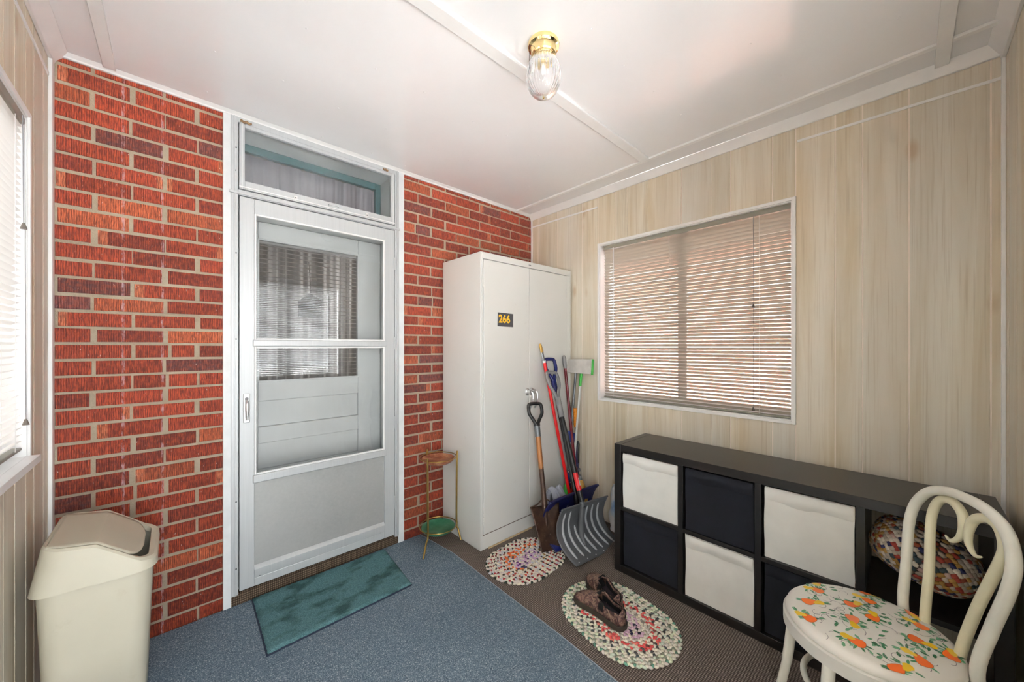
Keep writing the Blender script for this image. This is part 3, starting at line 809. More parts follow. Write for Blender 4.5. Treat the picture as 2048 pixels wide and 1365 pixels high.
# folded braided rug stuffed in the shelf
fb = MB()
fb.M = Matrix.Translation((2.17, -.04, .545)) @ Matrix.Rotation(radians(20), 4, 'X')
cols3 = [lin(190,178,162), lin(170,158,142), lin(30,40,96), lin(34,46,88), lin(180,140,72), lin(150,70,44), lin(60,84,92), lin(200,170,160), lin(170,60,50), lin(222,212,196)]
def bulk(u, v):
    a, ph = u*2*pi, v*pi
    e = .75
    cz = lambda t: math.copysign(abs(t)**e, t)
    return (.15*sin(ph)**.7*cos(a), .146*cz(-cos(ph)), .10*sin(ph)**.7*sin(a)+.0)
fb.grid(bulk, 24, 20, 0, lin(90,80,76))
for j in range(2, 33):
    n = 34 if 5 < j < 29 else 24
    for i in range(n):
        x, y, z = bulk((i+(.5 if j % 2 else 0))/n, j/34)
        nrm = Vector((x/.0225, y/.0213, z/.01)).normalized()
        Mq = nrm.to_track_quat('Z', 'Y').to_matrix() @ Matrix.Rotation(.5 if j % 2 else -.5, 3, 'Z')
        cc = random.choice(cols3[:2]+[cols3[9], cols3[4]]) if (i+j) % 2 else random.choice(cols3)
        fb.blob((x, y, z), .0145, .0100, .0060, 6, 4, 0, 0, cc, Mq)
ro = fb.build('folded_rug', M['braid'], angle=180)
tag(ro, 'multicoloured braided rug folded into the shelf compartment behind the white chair', 'rug')

# ------------------------------------------------------------------ flat carpets
bc = MB()
outl = [(-.366,-.262),(1.30,-.262),(1.318,.80),(1.335,1.10),(1.344,1.73),(1.352,2.02),(1.31,2.39),(1.188,2.39),(.19,2.385),(-.366,2.39)]
bc.prism(outl, 'z', .0, .006)
bo = bc.build('blue_carpet', [M['carpet_blue']])
tag(bo, 'flat blue gray carpet covering the floor in front of the storm door', 'carpet')
MB().tube([(x, y, .006) for x, y in outl[1:7]], .0022, 6).build('edge_thread', M['carpet_edge'], bo)
mt = thing('bath_mat', 'teal shaggy mat with dark stains lying in front of the storm door', 'mat', (.665, 2.14, .006))
rnd = random.Random(5)
cor = [(.304,1.902),(.998,1.912),(1.036,2.362),(.312,2.378)]
def matf(u, v):
    a = Vector(cor[0]).lerp(Vector(cor[1]), u); b = Vector(cor[3]).lerp(Vector(cor[2]), u); p = a.lerp(b, v)
    e = min(u, 1-u, v*.7, (1-v)*.7)
    h = .0085+.0135*min(1, (e/.02)**.6 if e > 0 else 0)+rnd.uniform(-.0016,.0016)
    return (p.x+rnd.uniform(-.002,.002), p.y+rnd.uniform(-.002,.002), h)
m_ = MB(); m_.grid(matf, 150, 100); m_.build('pile', M['mat_teal'], mt, angle=180)
m_ = MB(); m_.prism([(cor[0][0]-.004,cor[0][1]-.005),(cor[1][0]-.001,cor[1][1]-.005),(cor[2][0]-.003,cor[2][1]-.004),(cor[3][0]-.004,cor[3][1]-.004)], 'z', .0062, .012)
m_.build('binding', M['mat_edge'], mt, bevel=.002, fix=True)

# ------------------------------------------------------------------ shoes
def shoe(label, toe, heel, zb, flip):
    toe, heel = Vector(toe), Vector(heel); d = (toe-heel); L = d.length; d.normalize()
    Mx = Matrix(((d.y, d.x, 0, heel.x), (-d.x, d.y, 0, heel.y), (0,0,1,zb), (0,0,0,1)))
    if flip: Mx = Mx @ Matrix.Diagonal((-1,1,1,1))
    r = thing('shoe', label, 'shoe', M=Matrix(((d.y, d.x, 0, heel.x), (-d.x, d.y, 0, heel.y), (0,0,1,zb), (0,0,0,1))), group='brown camouflage shoes')
    fx = -1 if flip else 1
    def half(s):   # half width and centre offset
        w = [(0,.010),(.025,.024),(.08,.036),(.2,.041),(.4,.042),(.6,.047),(.75,.050),(.88,.044),(.96,.030),(.985,.018),(1,.006)]
        for (a, p), (b, q) in zip(w[:-1], w[1:]):
            if a <= s <= b:
                t = (s-a)/(b-a); t = t*t*(3-2*t); return p+(q-p)*t
    cx = lambda s: fx*(.010*sin(pi*s)-.012*max(0, s-.7)/.3)
    def top(s):
        pts = [(0,.088),(.1,.092),(.3,.080),(.42,.094),(.5,.100),(.6,.088),(.75,.065),(.9,.05),(1,.032)]
        for (a, p), (b, q) in zip(pts[:-1], pts[1:]):
            if a <= s <= b:
                t = (s-a)/(b-a); t = t*t*(3-2*t); return p+(q-p)*t
    sole = MB(); ol = []
    N = 40
    for k in range(N+1): s = k/N; ol.append((cx(s)+half(s)+.005, s*L*1.02-.004))
    for k in range(N, -1, -1): s = k/N; ol.append((cx(s)-half(s)-.005, s*L*1.02-.004))
    sole.prism(ol, 'z', .0, .026); sole.build('sole', M['sole'], r, bevel=.003, local=True, fix=True)
    up = MB(); inn = MB()
    rings = []
    S = [k/44 for k in range(45)]
    open_end = .52
    for s in S:
        w, h, c = half(s), top(s), cx(s)
        ring = []
        for k in range(15):
            a = pi*k/14
            x = c+cos(a)*w*(1.0 if abs(cos(a)) > .99 else 1); z = .024+(h-.024)*sin(a)**.8
            # superellipse side
            ring.append((c+math.copysign(abs(cos(a))**.75, cos(a))*w, s*L, z))
        rings.append(ring)
    F = []
    for i in range(len(S)-1):
        for k in range(14):
            mid = (S[i]+S[i+1])/2
            op = .035 < mid < open_end
            lim = 3 if mid < .40 else 4
            if op and lim <= k < 14-lim: continue
            F.append((i*15+k, i*15+k+1, (i+1)*15+k+1, (i+1)*15+k))
    V = [p for rg in rings for p in rg]
    up.add(V, F+[tuple(range(15))])
    uo = up.build('upper', M['camo'], r, local=True, angle=60, fix=True)
    md = uo.modifiers.new('t', 'SOLIDIFY'); md.thickness = .005; md.offset = -1
    # collar roll
    cl = [rings[i][3] for i in range(2, 18)]; cr_ = [rings[i][11] for i in range(2, 18)]
    loop = [Vector(p) for p in cl]+[Vector(rings[22][4]), Vector(rings[23][7])+Vector((0,0,.002)), Vector(rings[22][10])]+[Vector(p) for p in cr_[::-1]]+[Vector(rings[1][8]), Vector(rings[1][7])+Vector((0,0,.002)), Vector(rings[1][6])]
    MB().tube(loop, .0055, 8, closed=True).build('collar', M['camo'], r, local=True, angle=180)
    ins = MB(); o2 = []
    for k in range(N+1): s = k/N*.8+.02; o2.append((cx(s)+half(s)*.88, s*L))
    for k in range(N, -1, -1): s = k/N*.8+.02; o2.append((cx(s)-half(s)*.88, s*L))
    ins.prism(o2, 'z', .026, .031); ins.build('insole', M['insole'], r, local=True, fix=True)
    li = MB()
    def lf_(u, v):
        s = .03+.70*v; a = pi*u; w, h, c = half(s)-.007, top(s)-.006, cx(s)
        if s < open_end:
            z = .03+(h-.045)*sin(a)**.8*.8 if True else 0
            side = 1 if u < .5 else -1
            t = abs(u-.5)*2
            return (c+side*w*(1 if t > .0 else 1), s*L, .03+(h-.05)*(1-t)) if False else (c+math.copysign(abs(cos(a))**.5, cos(a))*w, s*L, .031+(min(h, .075)-.031)*(1-abs(2*u-1))**.5*(1 if abs(2*u-1) > .45 else 0))
        return (c+cos(a)*w, s*L, .03+(h-.03)*sin(a))
    # lining walls follow the inside of the upper
    for sgn in (1, -1):
        li.grid(lambda u, v, sgn=sgn: (cx(.02+.55*v)+sgn*(half(.02+.55*v)-.006)*(1-.12*u), (.02+.55*v)*L, .028+(.062-.0)*u*.8), 2, 24)
    li.grid(lambda u, v: (cx(.55)+(u*2-1)*(half(.55)-.004), .55*L+.03*v, .028+.05*(1-abs(u*2-1)**2)*v), 8, 4)
    li.build('lining', M['shoe_lining'], r, local=True, angle=180)
    tg = MB(); tg.grid(lambda u, v: (cx(.5)+(u-.5)*.046*(1-.3*v), (.60-.13*v)*L, .080+.034*v-.010*(2*u-1)**2), 8, 6)
    tg.build('tongue', M['shoe_lining'], r, local=True, angle=180, solid=.006)
    for sgn in (1, -1):
        el = MB()
        el.grid(lambda u, v, sgn=sgn: (cx(.36+.08*u)+sgn*(half(.38)+.002-.010*v*v), (.34+.10*u)*L, .045+.038*v), 3, 4)
        el.build('elastic_gore', M['shoe_lining'], r, local=True, angle=180, solid=.003)
    MB().tube(smooth_path([(cx(0), -.002, .06),(cx(0), -.008, .085),(cx(0), .002, .1),(cx(0), .012, .088)], 4), .004, 6, flat=.4).build('heel_loop', M['shoe_lining'], r, local=True)
    for sgn in (1, -1):
        sm = MB()
        pth = [(cx(s)+sgn*(half(s)+.0025)*f, s*L, z) for s, f, z in ((.16,.98,.03),(.2,.97,.06),(.26,.92,.075))]
        sm.tube(smooth_path(pth, 4), .0018, 5); sm.build('stitching', M['camo_light'], r, local=True)
        sm = MB()
        pth = [(cx(s)+sgn*(half(s))*f, s*L, z) for s, f, z in ((.45,1.02,.03),(.52,.95,.06),(.6,.7,.079),(.63,.3,.083),(.64,0,.084))]
        sm.tube(smooth_path(pth, 4), .0018, 5)
        sm.build('stitching', M['camo_light'], r, local=True)
    return r
M['camo_light'] = paint('pale shoe stitching', (150,126,108), .7, .1, 30)
shoe('brown camouflage shoe in front, lying on the braided rug with pink middle', (1.597,1.205), (1.572,.912), .014, False)
shoe('brown camouflage shoe behind the other, nearer the black shelf', (1.775,1.255), (1.655,.985), .014, True)

# ------------------------------------------------------------------ plant stand
ps = thing('plant_stand', 'brass two tier plant stand between the brick wall and cabinet', 'plant stand', (1.322, 2.205, .006))
c0 = Vector((1.35, 2.21, 0))
for ang, foot in ((208, (1.165,2.085)), (339, (1.474,2.115)), (94, (1.335,2.375))):
    a = radians(ang); r = .130
    px, py = c0.x+r*cos(a), c0.y+r*sin(a)
    lg = MB(); lg.tube(smooth_path([(px+.004*cos(a), py+.004*sin(a), .615),(px, py, .35),(px, py, .112),((px*2+foot[0])/3, (py*2+foot[1])/3, .082),(foot[0], foot[1], .0135)], 5), .0062, 10)
    lg.lathe([(.0001,.0),(.0055,.002),(.0065,.01),(.0055,.018),(.0001,.02)], (px+.004*cos(a), py+.004*sin(a), .606), 10)
    lg.lathe([(.007,0),(.007,.012)], (px, py, .112), 10)
    lg.build('leg', M['brass_old'], ps)
for z, r, mat, nm_ in ((.585, .112, 'tray_brown', 'upper_tray'), (.112, .114, 'tray_green', 'lower_tray')):
    rg = MB(); rg.tube([(c0.x+(r+.012)*cos(2*pi*k/40), c0.y+(r+.012)*sin(2*pi*k/40), z+.012) for k in range(40)], .0032, 8, closed=True)
    rg.build('ring', M['brass_old'], ps)
    MB().lathe([(.0001,z-.026),(r*.74,z-.026),(r*.93,z-.012),(r,z+.006),(r*.975,z+.006),(r*.88,z-.006),(.0001,z-.008)], (c0.x, c0.y, 0), 40).build(nm_, M[mat], ps, angle=60)

# ------------------------------------------------------------------ swing bin
bn = thing('swing_bin', 'cream plastic swing top bin in the corner by the brick wall', 'bin', (-.19, 2.03, .006))
def rrect(x0, x1, y0, y1, r, n=6, m=14):
    out = []
    C4 = ((x1-r,y1-r,0),(x0+r,y1-r,90),(x0+r,y0+r,180),(x1-r,y0+r,270))
    for q, (cx_, cy_, a0) in enumerate(C4):
        arc = [(cx_+r*cos(radians(a0+90*k/n)), cy_+r*sin(radians(a0+90*k/n))) for k in range(n+1)]
        out += arc
        nx, ny, na = C4[(q+1) % 4]; e = (nx+r*cos(radians(na)), ny+r*sin(radians(na)))
        out += [(arc[-1][0]+(e[0]-arc[-1][0])*k/m, arc[-1][1]+(e[1]-arc[-1][1])*k/m) for k in range(1, m)]
    return out
bd = MB(); rings = []
for z, i in ((.007,.03),(.012,.022),(.3,.012),(.58,.0)):
    rings.append([(p[0], p[1], z) for p in rrect(-.325+i*.7, -.052-i, 1.862+i, 2.21-i, .05)])
n = len(rings[0]); V = [p for rg in rings for p in rg]
F = [(i*n+k, i*n+(k+1) % n, (i+1)*n+(k+1) % n, (i+1)*n+k) for i in range(3) for k in range(n)]+[tuple(range(n))[::-1]]
bd.add(V, F); bd.build('body', M['bin'], bn, angle=60)
# lid: outline rings whose height follows the side profile
def prof(x):
    P = [(-.34,.70),(-.308,.716),(-.26,.705),(-.19,.693),(-.14,.652),(-.085,.606),(-.045,.592)]
    if x <= P[0][0]: return P[0][1]
    for (a, p), (b, q) in zip(P[:-1], P[1:]):
        if a <= x <= b: return p+(q-p)*(x-a)/(b-a)
    return P[-1][1]
ld = MB()
def lid_ring(ins, zf, drop):
    pts = rrect(-.338+ins*1.0, -.040-ins, 1.848+ins, 2.224-ins, max(.05-ins*.4, .02))
    return [(p[0], p[1], zf(p[0])) for p in pts]
R0 = [(p[0], p[1], .561+.004*(p[0]<-.2)) for p in rrect(-.338, -.040, 1.848, 2.224, .055)]
R1 = []
for p in rrect(-.312, -.042, 1.850, 2.222, .055): R1.append((p[0], p[1], prof(p[0])-.006))
R2 = []
for p in rrect(-.306, -.050, 1.858, 2.214, .05): R2.append((p[0], p[1], prof(p[0])+.001))
R3 = []
for p in rrect(-.296, -.064, 1.872, 2.200, .045): R3.append((p[0], p[1], prof(p[0])-.002))
R4 = []
for p in rrect(-.294, -.068, 1.876, 2.196, .045): R4.append((p[0], p[1], prof(p[0])-.02))
RS = [R0,R1,R2,R3,R4]; V = [p for rg in RS for p in rg]
F = [(i*n+k, i*n+(k+1) % n, (i+1)*n+(k+1) % n, (i+1)*n+k) for i in range(4) for k in range(n)]
ld.add(V, F); ld.build('lid', M['bin'], bn, angle=35)
fp = MB()
def flapf(u, v):
    x = -.299+(.219)*u
    yc = (1.870+2.202)/2; hw = .165
    e = max(0, (x+.118)/.040); hw *= sqrt(max(0.0, 1-min(1, e)**2.4)) if e > 0 else 1
    hw = max(hw, .002)
    return (x, yc+hw*(2*v-1), prof(x)-.0005-.002*sin(pi*v)*0)
fp.grid(flapf, 40, 16); fp.build('flap', M['bin'], bn, angle=25, solid=.003)

# ------------------------------------------------------------------ bentwood chair
ch_o = Vector((1.645, .09, 0)); ex = Vector((.875,.485,0)); ey = Vector((-.485,.875,0))
CM = Matrix(((ex.x,ey.x,0,ch_o.x),(ex.y,ey.y,0,ch_o.y),(0,0,1,0),(0,0,0,1)))
chair = thing('bentwood_chair', 'white bentwood chair with a round fruit print seat', 'chair', M=CM)
SR = .207
dome = lambda r: .4655+.013*max(0, 1-(r/SR)**2)**.8
st = MB()
pr = [(.0001, .43), (SR-.02,.43), (SR-.001,.436), (SR+.003,.447), (SR,.458)]+[(SR*sqrt(1-k/10*.999) if k < 10 else .0001, 0) for k in range(1, 11)]
pr = [(a, b if b else dome(a)) for a, b in pr]
st.lathe(pr, (0,0,0), 56)
# fruit print, flat on the cushion
prt = MB()
def onseat(x, y):
    r = sqrt(x*x+y*y)
    return (x, y, dome(min(r, SR))+.0007)
def poly(cx, cy, pts, rot, col, lift=0.0):
    V = []
    for px, py in [(0,0)]+pts:
        x, y = cx+px*cos(rot)-py*sin(rot), cy+px*sin(rot)+py*cos(rot)
        r = sqrt(x*x+y*y)
        if r > SR-.006: x, y = x*(SR-.006)/r, y*(SR-.006)/r
        p = onseat(x, y); V.append((p[0], p[1], p[2]+lift))
    n = len(pts); prt.add(V, [(0, i+1, (i+1) % n+1) for i in range(n)], 0, col)
def leaf(cx, cy, rot, L, W, col, lift=0):
    poly(cx+L/2*cos(rot), cy+L/2*sin(rot), [(-L/2,0),(-L*.2,-W/2),(L*.2,-W*.4),(L/2,0),(L*.2,W*.4),(-L*.2,W/2)], rot, col, lift)
GRN = [lin(78,150,104), lin(112,176,134), lin(56,124,82), lin(140,190,160)]
def fruit_pair(ox, oy, yx, yy, rnd):
    a = math.atan2(yy-oy, yx-ox)
    for (fx, fy) in ((ox, oy), (yx, yy)):
        for k in range(7):
            b = a+rnd.uniform(0, 6.28); leaf(fx+.013*cos(b), fy+.013*sin(b), b, .022, .007, rnd.choice(GRN), 0)
    pts = []
    for k in range(16):
        t = 2*pi*k/16; q = .0165*(1+.12*cos(t*3)*.3); L = 1.45 if cos(t) > 0 else 1.0
        pts.append((q*1.25*cos(t)*L*.85, q*sin(t)*(1-.25*cos(t))))
    ra = rnd.uniform(-.5,.5)+a+pi*rnd.choice((0,1))*0
    poly(ox, oy, [(p[0]*1.06, p[1]*1.06) for p in pts], ra, lin(170,90,50), .00012)
    poly(ox, oy, pts, ra, rnd.choice([lin(250,124,50), lin(244,112,44), lin(250,140,92)]), .0003)
    pp = [(.0155*cos(2*pi*k/14)*(1.25 if cos(2*pi*k/14) < 0 else 1), .0128*sin(2*pi*k/14)*(1 if cos(2*pi*k/14) > 0 else .7)) for k in range(14)]
    poly(yx, yy, pp, a+pi*.1, rnd.choice([lin(240,196,40), lin(248,210,70)]), .0004)
rnd = random.Random(11)
PAIRS = [[0.193,0.062,0.181,0.064],[0.132,0.078,0.142,0.103],[0.05,0.138,0.051,0.106],[-0.039,0.168,-0.021,0.189],[0.18,-0.083,0.169,-0.11],[0.073,0.008,0.085,-0.016],[0.117,-0.064,0.141,-0.043],[-0.009,0.041,-0.042,0.051],[0.015,-0.023,0.039,-0.036],[-0.117,0.077,-0.098,0.096],[0.1,-0.17,0.077,-0.166],[0.026,-0.15,0.048,-0.131],[-0.051,-0.094,-0.064,-0.119],[-0.142,-0.058,-0.113,-0.04],[-0.19,0.026,-0.175,-0.006],[-.09,-.15,-.07,-.165]]
for p in PAIRS:
    s_ = .012
    fruit_pair(*p, rnd)
for k in range(75):
    r = SR*.93*sqrt(rnd.random()); a = rnd.uniform(0, 6.28); x, y = r*cos(a), r*sin(a)
    if min(min((x-p[0])**2+(y-p[1])**2, (x-p[2])**2+(y-p[3])**2) for p in PAIRS) < .026**2: continue
    b = rnd.uniform(0, 6.28)
    leaf(x, y, b, .021, .009, rnd.choice(GRN[:3])); 
    if k % 2: leaf(x+.008, y+.004, b+1.2, .015, .007, rnd.choice(GRN[:3]), .0002)
for k in range(60):                                        # thin curling tendrils
    r = SR*.9*sqrt(rnd.random()); a = rnd.uniform(0, 6.28); x, y = r*cos(a), r*sin(a); h = rnd.uniform(0, 6.28); cv = rnd.choice((-1,1))*rnd.uniform(20,60)
    P = []
    for i in range(18):
        P.append((x, y, h)); x += .003*cos(h); y += .003*sin(h); h += cv*.003*(1+i*.08)
    V = []
    for x, y, h in P:
        for s in (-1, 1):
            qx, qy = x-sin(h)*.0006*s, y+cos(h)*.0006*s
            rr_ = sqrt(qx*qx+qy*qy)
            if rr_ > SR-.008: qx, qy = qx*(SR-.008)/rr_, qy*(SR-.008)/rr_
            V.append(onseat(qx, qy))
    prt.add(V, [(2*i, 2*i+2, 2*i+3, 2*i+1) for i in range(17)], 0, lin(122,112,122))
so = st.build('seat', M['vinyl'], chair, local=True, angle=60)
prt.build('fruit_print', M['print'], so, local=True, angle=180)
ap = MB(); ap.lathe([(SR-.006,.395),(SR+.006,.395),(SR+.010,.398),(SR+.010,.436),(SR+.006,.44),(SR-.006,.44),(SR-.006,.395)], (0,0,0), 56)
ap.build('seat_ring', M['chair_apron'], chair, local=True, angle=40)
hoopR = .0145
hp = [(.172,-.262,.008),(.160,-.222,.2),(.148,-.182,.40),(.144,-.170,.485),(.160,-.188,.61),(.181,-.207,.735),(.174,-.220,.81),(.135,-.232,.868),(.07,-.238,.896),(0,-.239,.902)]
hp = hp+[(-x, y, z) for x, y, z in hp[-2::-1]]
bh = MB(); bh.tube(smooth_path(hp, 6), hoopR, 14); bh.build('back_hoop', M['chair_paint'], chair, local=True, angle=180)
for s in (1, -1):
    P = [(.066,-.182,.452),(.074,-.19,.52),(.09,-.208,.63),(.116,-.226,.745),(.124,-.238,.81),(.103,-.244,.855),(.062,-.247,.868),(.022,-.245,.847),(.010,-.24,.808),(.017,-.235,.772),(.042,-.232,.750),(.064,-.232,.757)]
    sp = smooth_path([(x*s, y, z) for x, y, z in P], 6); nn = len(sp)
    rr_ = [.0128 if i < nn*.62 else .0128-(.0108)*((i-nn*.62)/(nn*.38))**1.3 for i in range(nn)]
    m_ = MB(); m_.tube(sp, rr_, 12); m_.build('back_scroll', M['chair_cream'] if 'chair_cream' in M else M.setdefault('chair_cream', paint('yellowed cream enamel', (240,235,204), .32, .08, 7)), chair, local=True, angle=180)
for s in (1, -1):
    m_ = MB(); m_.tube(smooth_path([(.125*s,.150,.436),(.130*s,.158,.33),(.140*s,.172,.18),(.160*s,.198,.008)], 6), [.0165]*6+[.016]*6+[.0145]*7, 14)
    m_.build('leg', M['chair_paint'], chair, local=True, angle=180)
rg = MB(); rg.tube([(.165*cos(2*pi*k/48), .165*sin(2*pi*k/48)-.005, .235) for k in range(48)], .0095, 10, closed=True)
rg.build('stretcher_ring', M['chair_paint'], chair, local=True, angle=180)

# ------------------------------------------------------------------ ceiling lamp
LX, LY = 1.100, 1.000
lamp = thing('ceiling_lamp', 'brass ceiling lamp with an egg shaped ribbed glass shade', 'lamp', (LX, LY, ZC))
MB().lathe([(.0001,0),(.062,0),(.064,-.006),(.062,-.016),(.052,-.020),(.050,-.024),(.049,-.046),(.046,-.050),(.0001,-.050)], (LX, LY, ZC), 40).build('base', M['brass'], lamp, angle=30)
gp = [(.044,-.046)]
for k in range(0, 21):
    t = k/20; a = pi*(.14+.86*t)
    gp.append((.0695*sin(a)**.9 if t < 1 else .0001, -.046-.085+.088*cos(a)*(1.0)))
MB().lathe([(max(r, .0001), z) for r, z in gp], (LX, LY, ZC), 144, ripple=.02, rn=30).build('glass_shade', M['lamp_glass'], lamp, angle=180)
MB().lathe([(.0001,-.115),(.011,-.111),(.018,-.100),(.018,-.088),(.012,-.072),(.011,-.052)], (LX, LY, ZC), 20).build('bulb', M['bulb'], lamp, angle=180)
MB().lathe([(.0001,-.002),(.004,0),(.005,.004),(.0001,.008)], (LX, LY, ZC-.222), 12).build('finial', M['brass'], lamp)
MB().tube([(LX-.049, LY+.01, ZC-.03), (LX-.068, LY+.012, ZC-.036), (LX-.072, LY+.012, ZC-.15)], .0009, 5).build('pull_chain', M['dark'], lamp)

# ------------------------------------------------------------------ shovels, poles and brooms leaning on the cabinet
def dgrip(mb, z, w=.06, h=.09, r=.011, mat=0, bar=True):
    """D grip with its throat at local z"""
    mb.tube(smooth_path([(0,0,z),(-w*.45,0,z+h*.3),(-w*.97,0,z+h*.6),(-w,0,z+h*.9)], 5), [r*1.5]*3+[r]*13, 10, mat)
    mb.tube(smooth_path([(0,0,z),(w*.45,0,z+h*.3),(w*.97,0,z+h*.6),(w,0,z+h*.9)], 5), [r*1.5]*3+[r]*13, 10, mat)
    mb.tube(smooth_path([(-w,0,z+h*.85),(-w*.93,0,z+h),(-w*.6,0,z+h*1.06),(w*.6,0,z+h*1.06),(w*.93,0,z+h),(w,0,z+h*.85)], 4), r, 10, mat)

# gray snow shovel
base = Vector((1.989,1.362,.006)); tip = Vector((2.103,1.828,1.155))
L = (tip-base).length; A = (tip-base).normalized()
sg = thing('snow_shovel', 'gray plastic snow shovel with ribbed scoop beside the black shelf', 'shovel', M=frame(base, A, (1,-.02,-.09)), group='snow shovels')
BW, BH = .262, .325
def scoop(w, h, depth, ox=0, shear=0):
    def fn(u, v):
        x = (u*2-1)*w*(1-.04*v)+ox-shear*v; c = (2*v-1)
        return (x, depth*(1-c*c)*1.0-.0-.02*(abs(u*2-1)**3)*v, h*v)
    return fn
# local y: -z cross... blade face looks towards the room
f0 = scoop(BW, BH, .098, .072, .055)
bl = MB(); bl.grid(f0, 30, 24); bl.build('scoop', M['shovel_gray'], sg, local=True, solid=.006, angle=180)
rb = MB()
for k in range(7):
    u = .10+.80*k/6
    vt = .92 if abs(k-2.5) > 1 else .62
    pts = []
    for i in range(14):
        v = .085+(vt-.085)*i/13; uu = u+(.42-u)*.12*v
        p = f0(uu, v); pts.append((p[0], p[1]-.004, p[2]))
    rb.tube(pts, [.004]+[.0095]*8+[.008]*4+[.003], 8)
rb.build('rib', M['shovel_rib'], sg, local=True, angle=180)
ed = MB(); 
pts = [f0(k/20, 1.0) for k in range(21)]; ed.tube(pts, .006, 8); ed.build('rim', M['shovel_gray'], sg, local=True, angle=180)
for k in range(6):
    p = f0(.08+.84*k/5, .035); MB().blob((p[0], p[1]-.004, p[2]), .0045, .003, .0045, 8, 4).build('rivet', M['chrome'], sg, local=True)
nk = MB(); nk.tube(smooth_path([(0,.055,.06),(0,.068,.14),(0,.036,.24),(0,.004,.31),(0,0,.338)], 5), [.006]+[.014]*4+[.020]*12+[.019]*4, 12); nk.build('socket', M['shovel_gray'], sg, local=True, angle=180)
MB().tube([(0,0,.30),(0,0,L-.24)], .0165, 16).build('shaft', M['plastic_black'], sg, local=True)
stk = MB().tube([(0,0,.41),(0,0,.525)], .0172, 16).build('sticker', M['sticker_red'], sg, local=True)
lb = MB(); lb.grid(lambda u, v: (.0176*sin(-.2+.9*u), -.0176*cos(-.2+.9*u), .44+.05*v), 6, 1); lb.build('sticker_patch', M['lens_white'], stk, local=True)
gp_ = MB(); dgrip(gp_, L-.20, .060, .20, .0125); gp_.tube([(0,0,L-.33),(0,0,L-.185)], [.0195,.022], 14)
gp_.build('d_grip', M['plastic_gray'], sg, local=True, angle=180)

# blue snow shovel behind it
base = Vector((2.118,1.545,.018)); tip = Vector((2.158,1.899,1.252)); L = (tip-base).length; A = (tip-base).normalized()
sb = thing('snow_shovel', 'navy blue snow shovel standing behind the gray ribbed shovel', 'shovel', M=frame(base, A, (1,.0,0)), group='snow shovels')
f1 = scoop(.285, .30, .095, -.008, .01)
bl = MB(); bl.grid(f1, 30, 24); bl.build('scoop', M['navy_plastic'], sb, local=True, solid=.006, angle=180)
ed = MB(); ed.tube([f1(k/20, 1.0) for k in range(21)], .011, 8); ed.tube([f1(0, k/20) for k in range(21)], .005, 8); ed.tube([f1(1, k/20) for k in range(21)], .005, 8)
ed.build('rim', M['blue_dark'], sb, local=True, angle=180)
MB().tube([(0,0,.2),(0,0,L-.20)], .0155, 14).build('shaft', M['plastic_black'], sb, local=True)
gp_ = MB(); dgrip(gp_, L-.17, .058, .17, .0135); gp_.tube([(0,0,L-.27),(0,0,L-.155)], [.018,.024], 14); gp_.build('d_grip', M['navy_plastic'], sb, local=True, angle=180)

# spade with a wooden shaft
base = Vector((1.822,1.605,.018)); tip = Vector((1.938,1.848,.945)); L = (tip-base).length; A = (tip-base).normalized()
sd = thing('garden_spade', 'rusty garden spade with a wooden shaft leaning on the cabinet', 'spade', M=frame(base, A, (.80,-.32,-.15)))
def bladef(u, v):
    x = (u*2-1)*(.066+.044*v); c = u*2-1
    return (x, .016*(1-c*c)*1.0*(.4+.6*v)+.02*v*v-.02, .275*v)
bl = MB(); bl.grid(bladef, 16, 16); bl.build('blade', M['spade'], sd, local=True, solid=.004, angle=180)
ed = MB(); 
for s in (0, 1):
    ed.tube(smooth_path([bladef(s, 1), (bladef(.25 if s == 0 else .75, 1)[0], .0, .288), (bladef(.4 if s == 0 else .6,1)[0], .004, .31)], 4), [.005]*9, 8)
ed.build('tread', M['spade'], sd, local=True, angle=180)
MB().tube(smooth_path([(0,.0,.14),(0,.006,.22),(0,.004,.30),(0,0,.40),(0,0,.52)], 5), [.006]+[.012]*4+[.019]*6+[.0175]*10, 12).build('socket', M['spade'], sd, local=True, angle=180)
MB().tube([(0,0,.51),(0,0,L-.22)], [.0175,.0185], 14).build('shaft', M['wood'], sd, local=True)
MB().tube([(0,0,L-.235),(0,0,L-.16)], [.021,.0215], 14).build('ferrule', M['steel_gray'], sd, local=True)
gp_ = MB(); dgrip(gp_, L-.165, .052, .155, .0125); gp_.build('d_grip', M['plastic_black'], sd, local=True, angle=180)

def pole(name, label, cat, a, b, r, mat, group=None):
    a, b = Vector(a), Vector(b)
    t = thing(name, label, cat, M=frame(a, b-a, (1,0,0)), group=group); L = (b-a).length
    return t, L
# red painter's pole with a brush on top
t, L = pole('paint_pole', 'bright red pole with an old paint brush tied to its tip', 'pole', (2.272,1.74,.004), (2.046,1.885,1.372), .013, None)
MB().tube([(0,0,.0),(0,0,L-.13)], .0125, 12).build('shaft', M['red_paint'], t, local=True)
m_ = MB(); m_.tube([(0,0,L-.135),(0,0,L-.12)], [.015,.014], 10); m_.build('tape', M['lens_white'], t, local=True)
m_ = MB(); m_.tube([(0,0,L-.125),(-.003,0,L-.05)], [.011,.013], 10, flat=.5); m_.build('ferrule', M['steel_gray'], t, local=True)
m_ = MB(); m_.tube([(-.003,0,L-.055),(-.006,0,L-.02),(-.009,0,L+.012)], [.014,.015,.012], 10, flat=.5); m_.build('bristles', M['straw'], t, local=True)
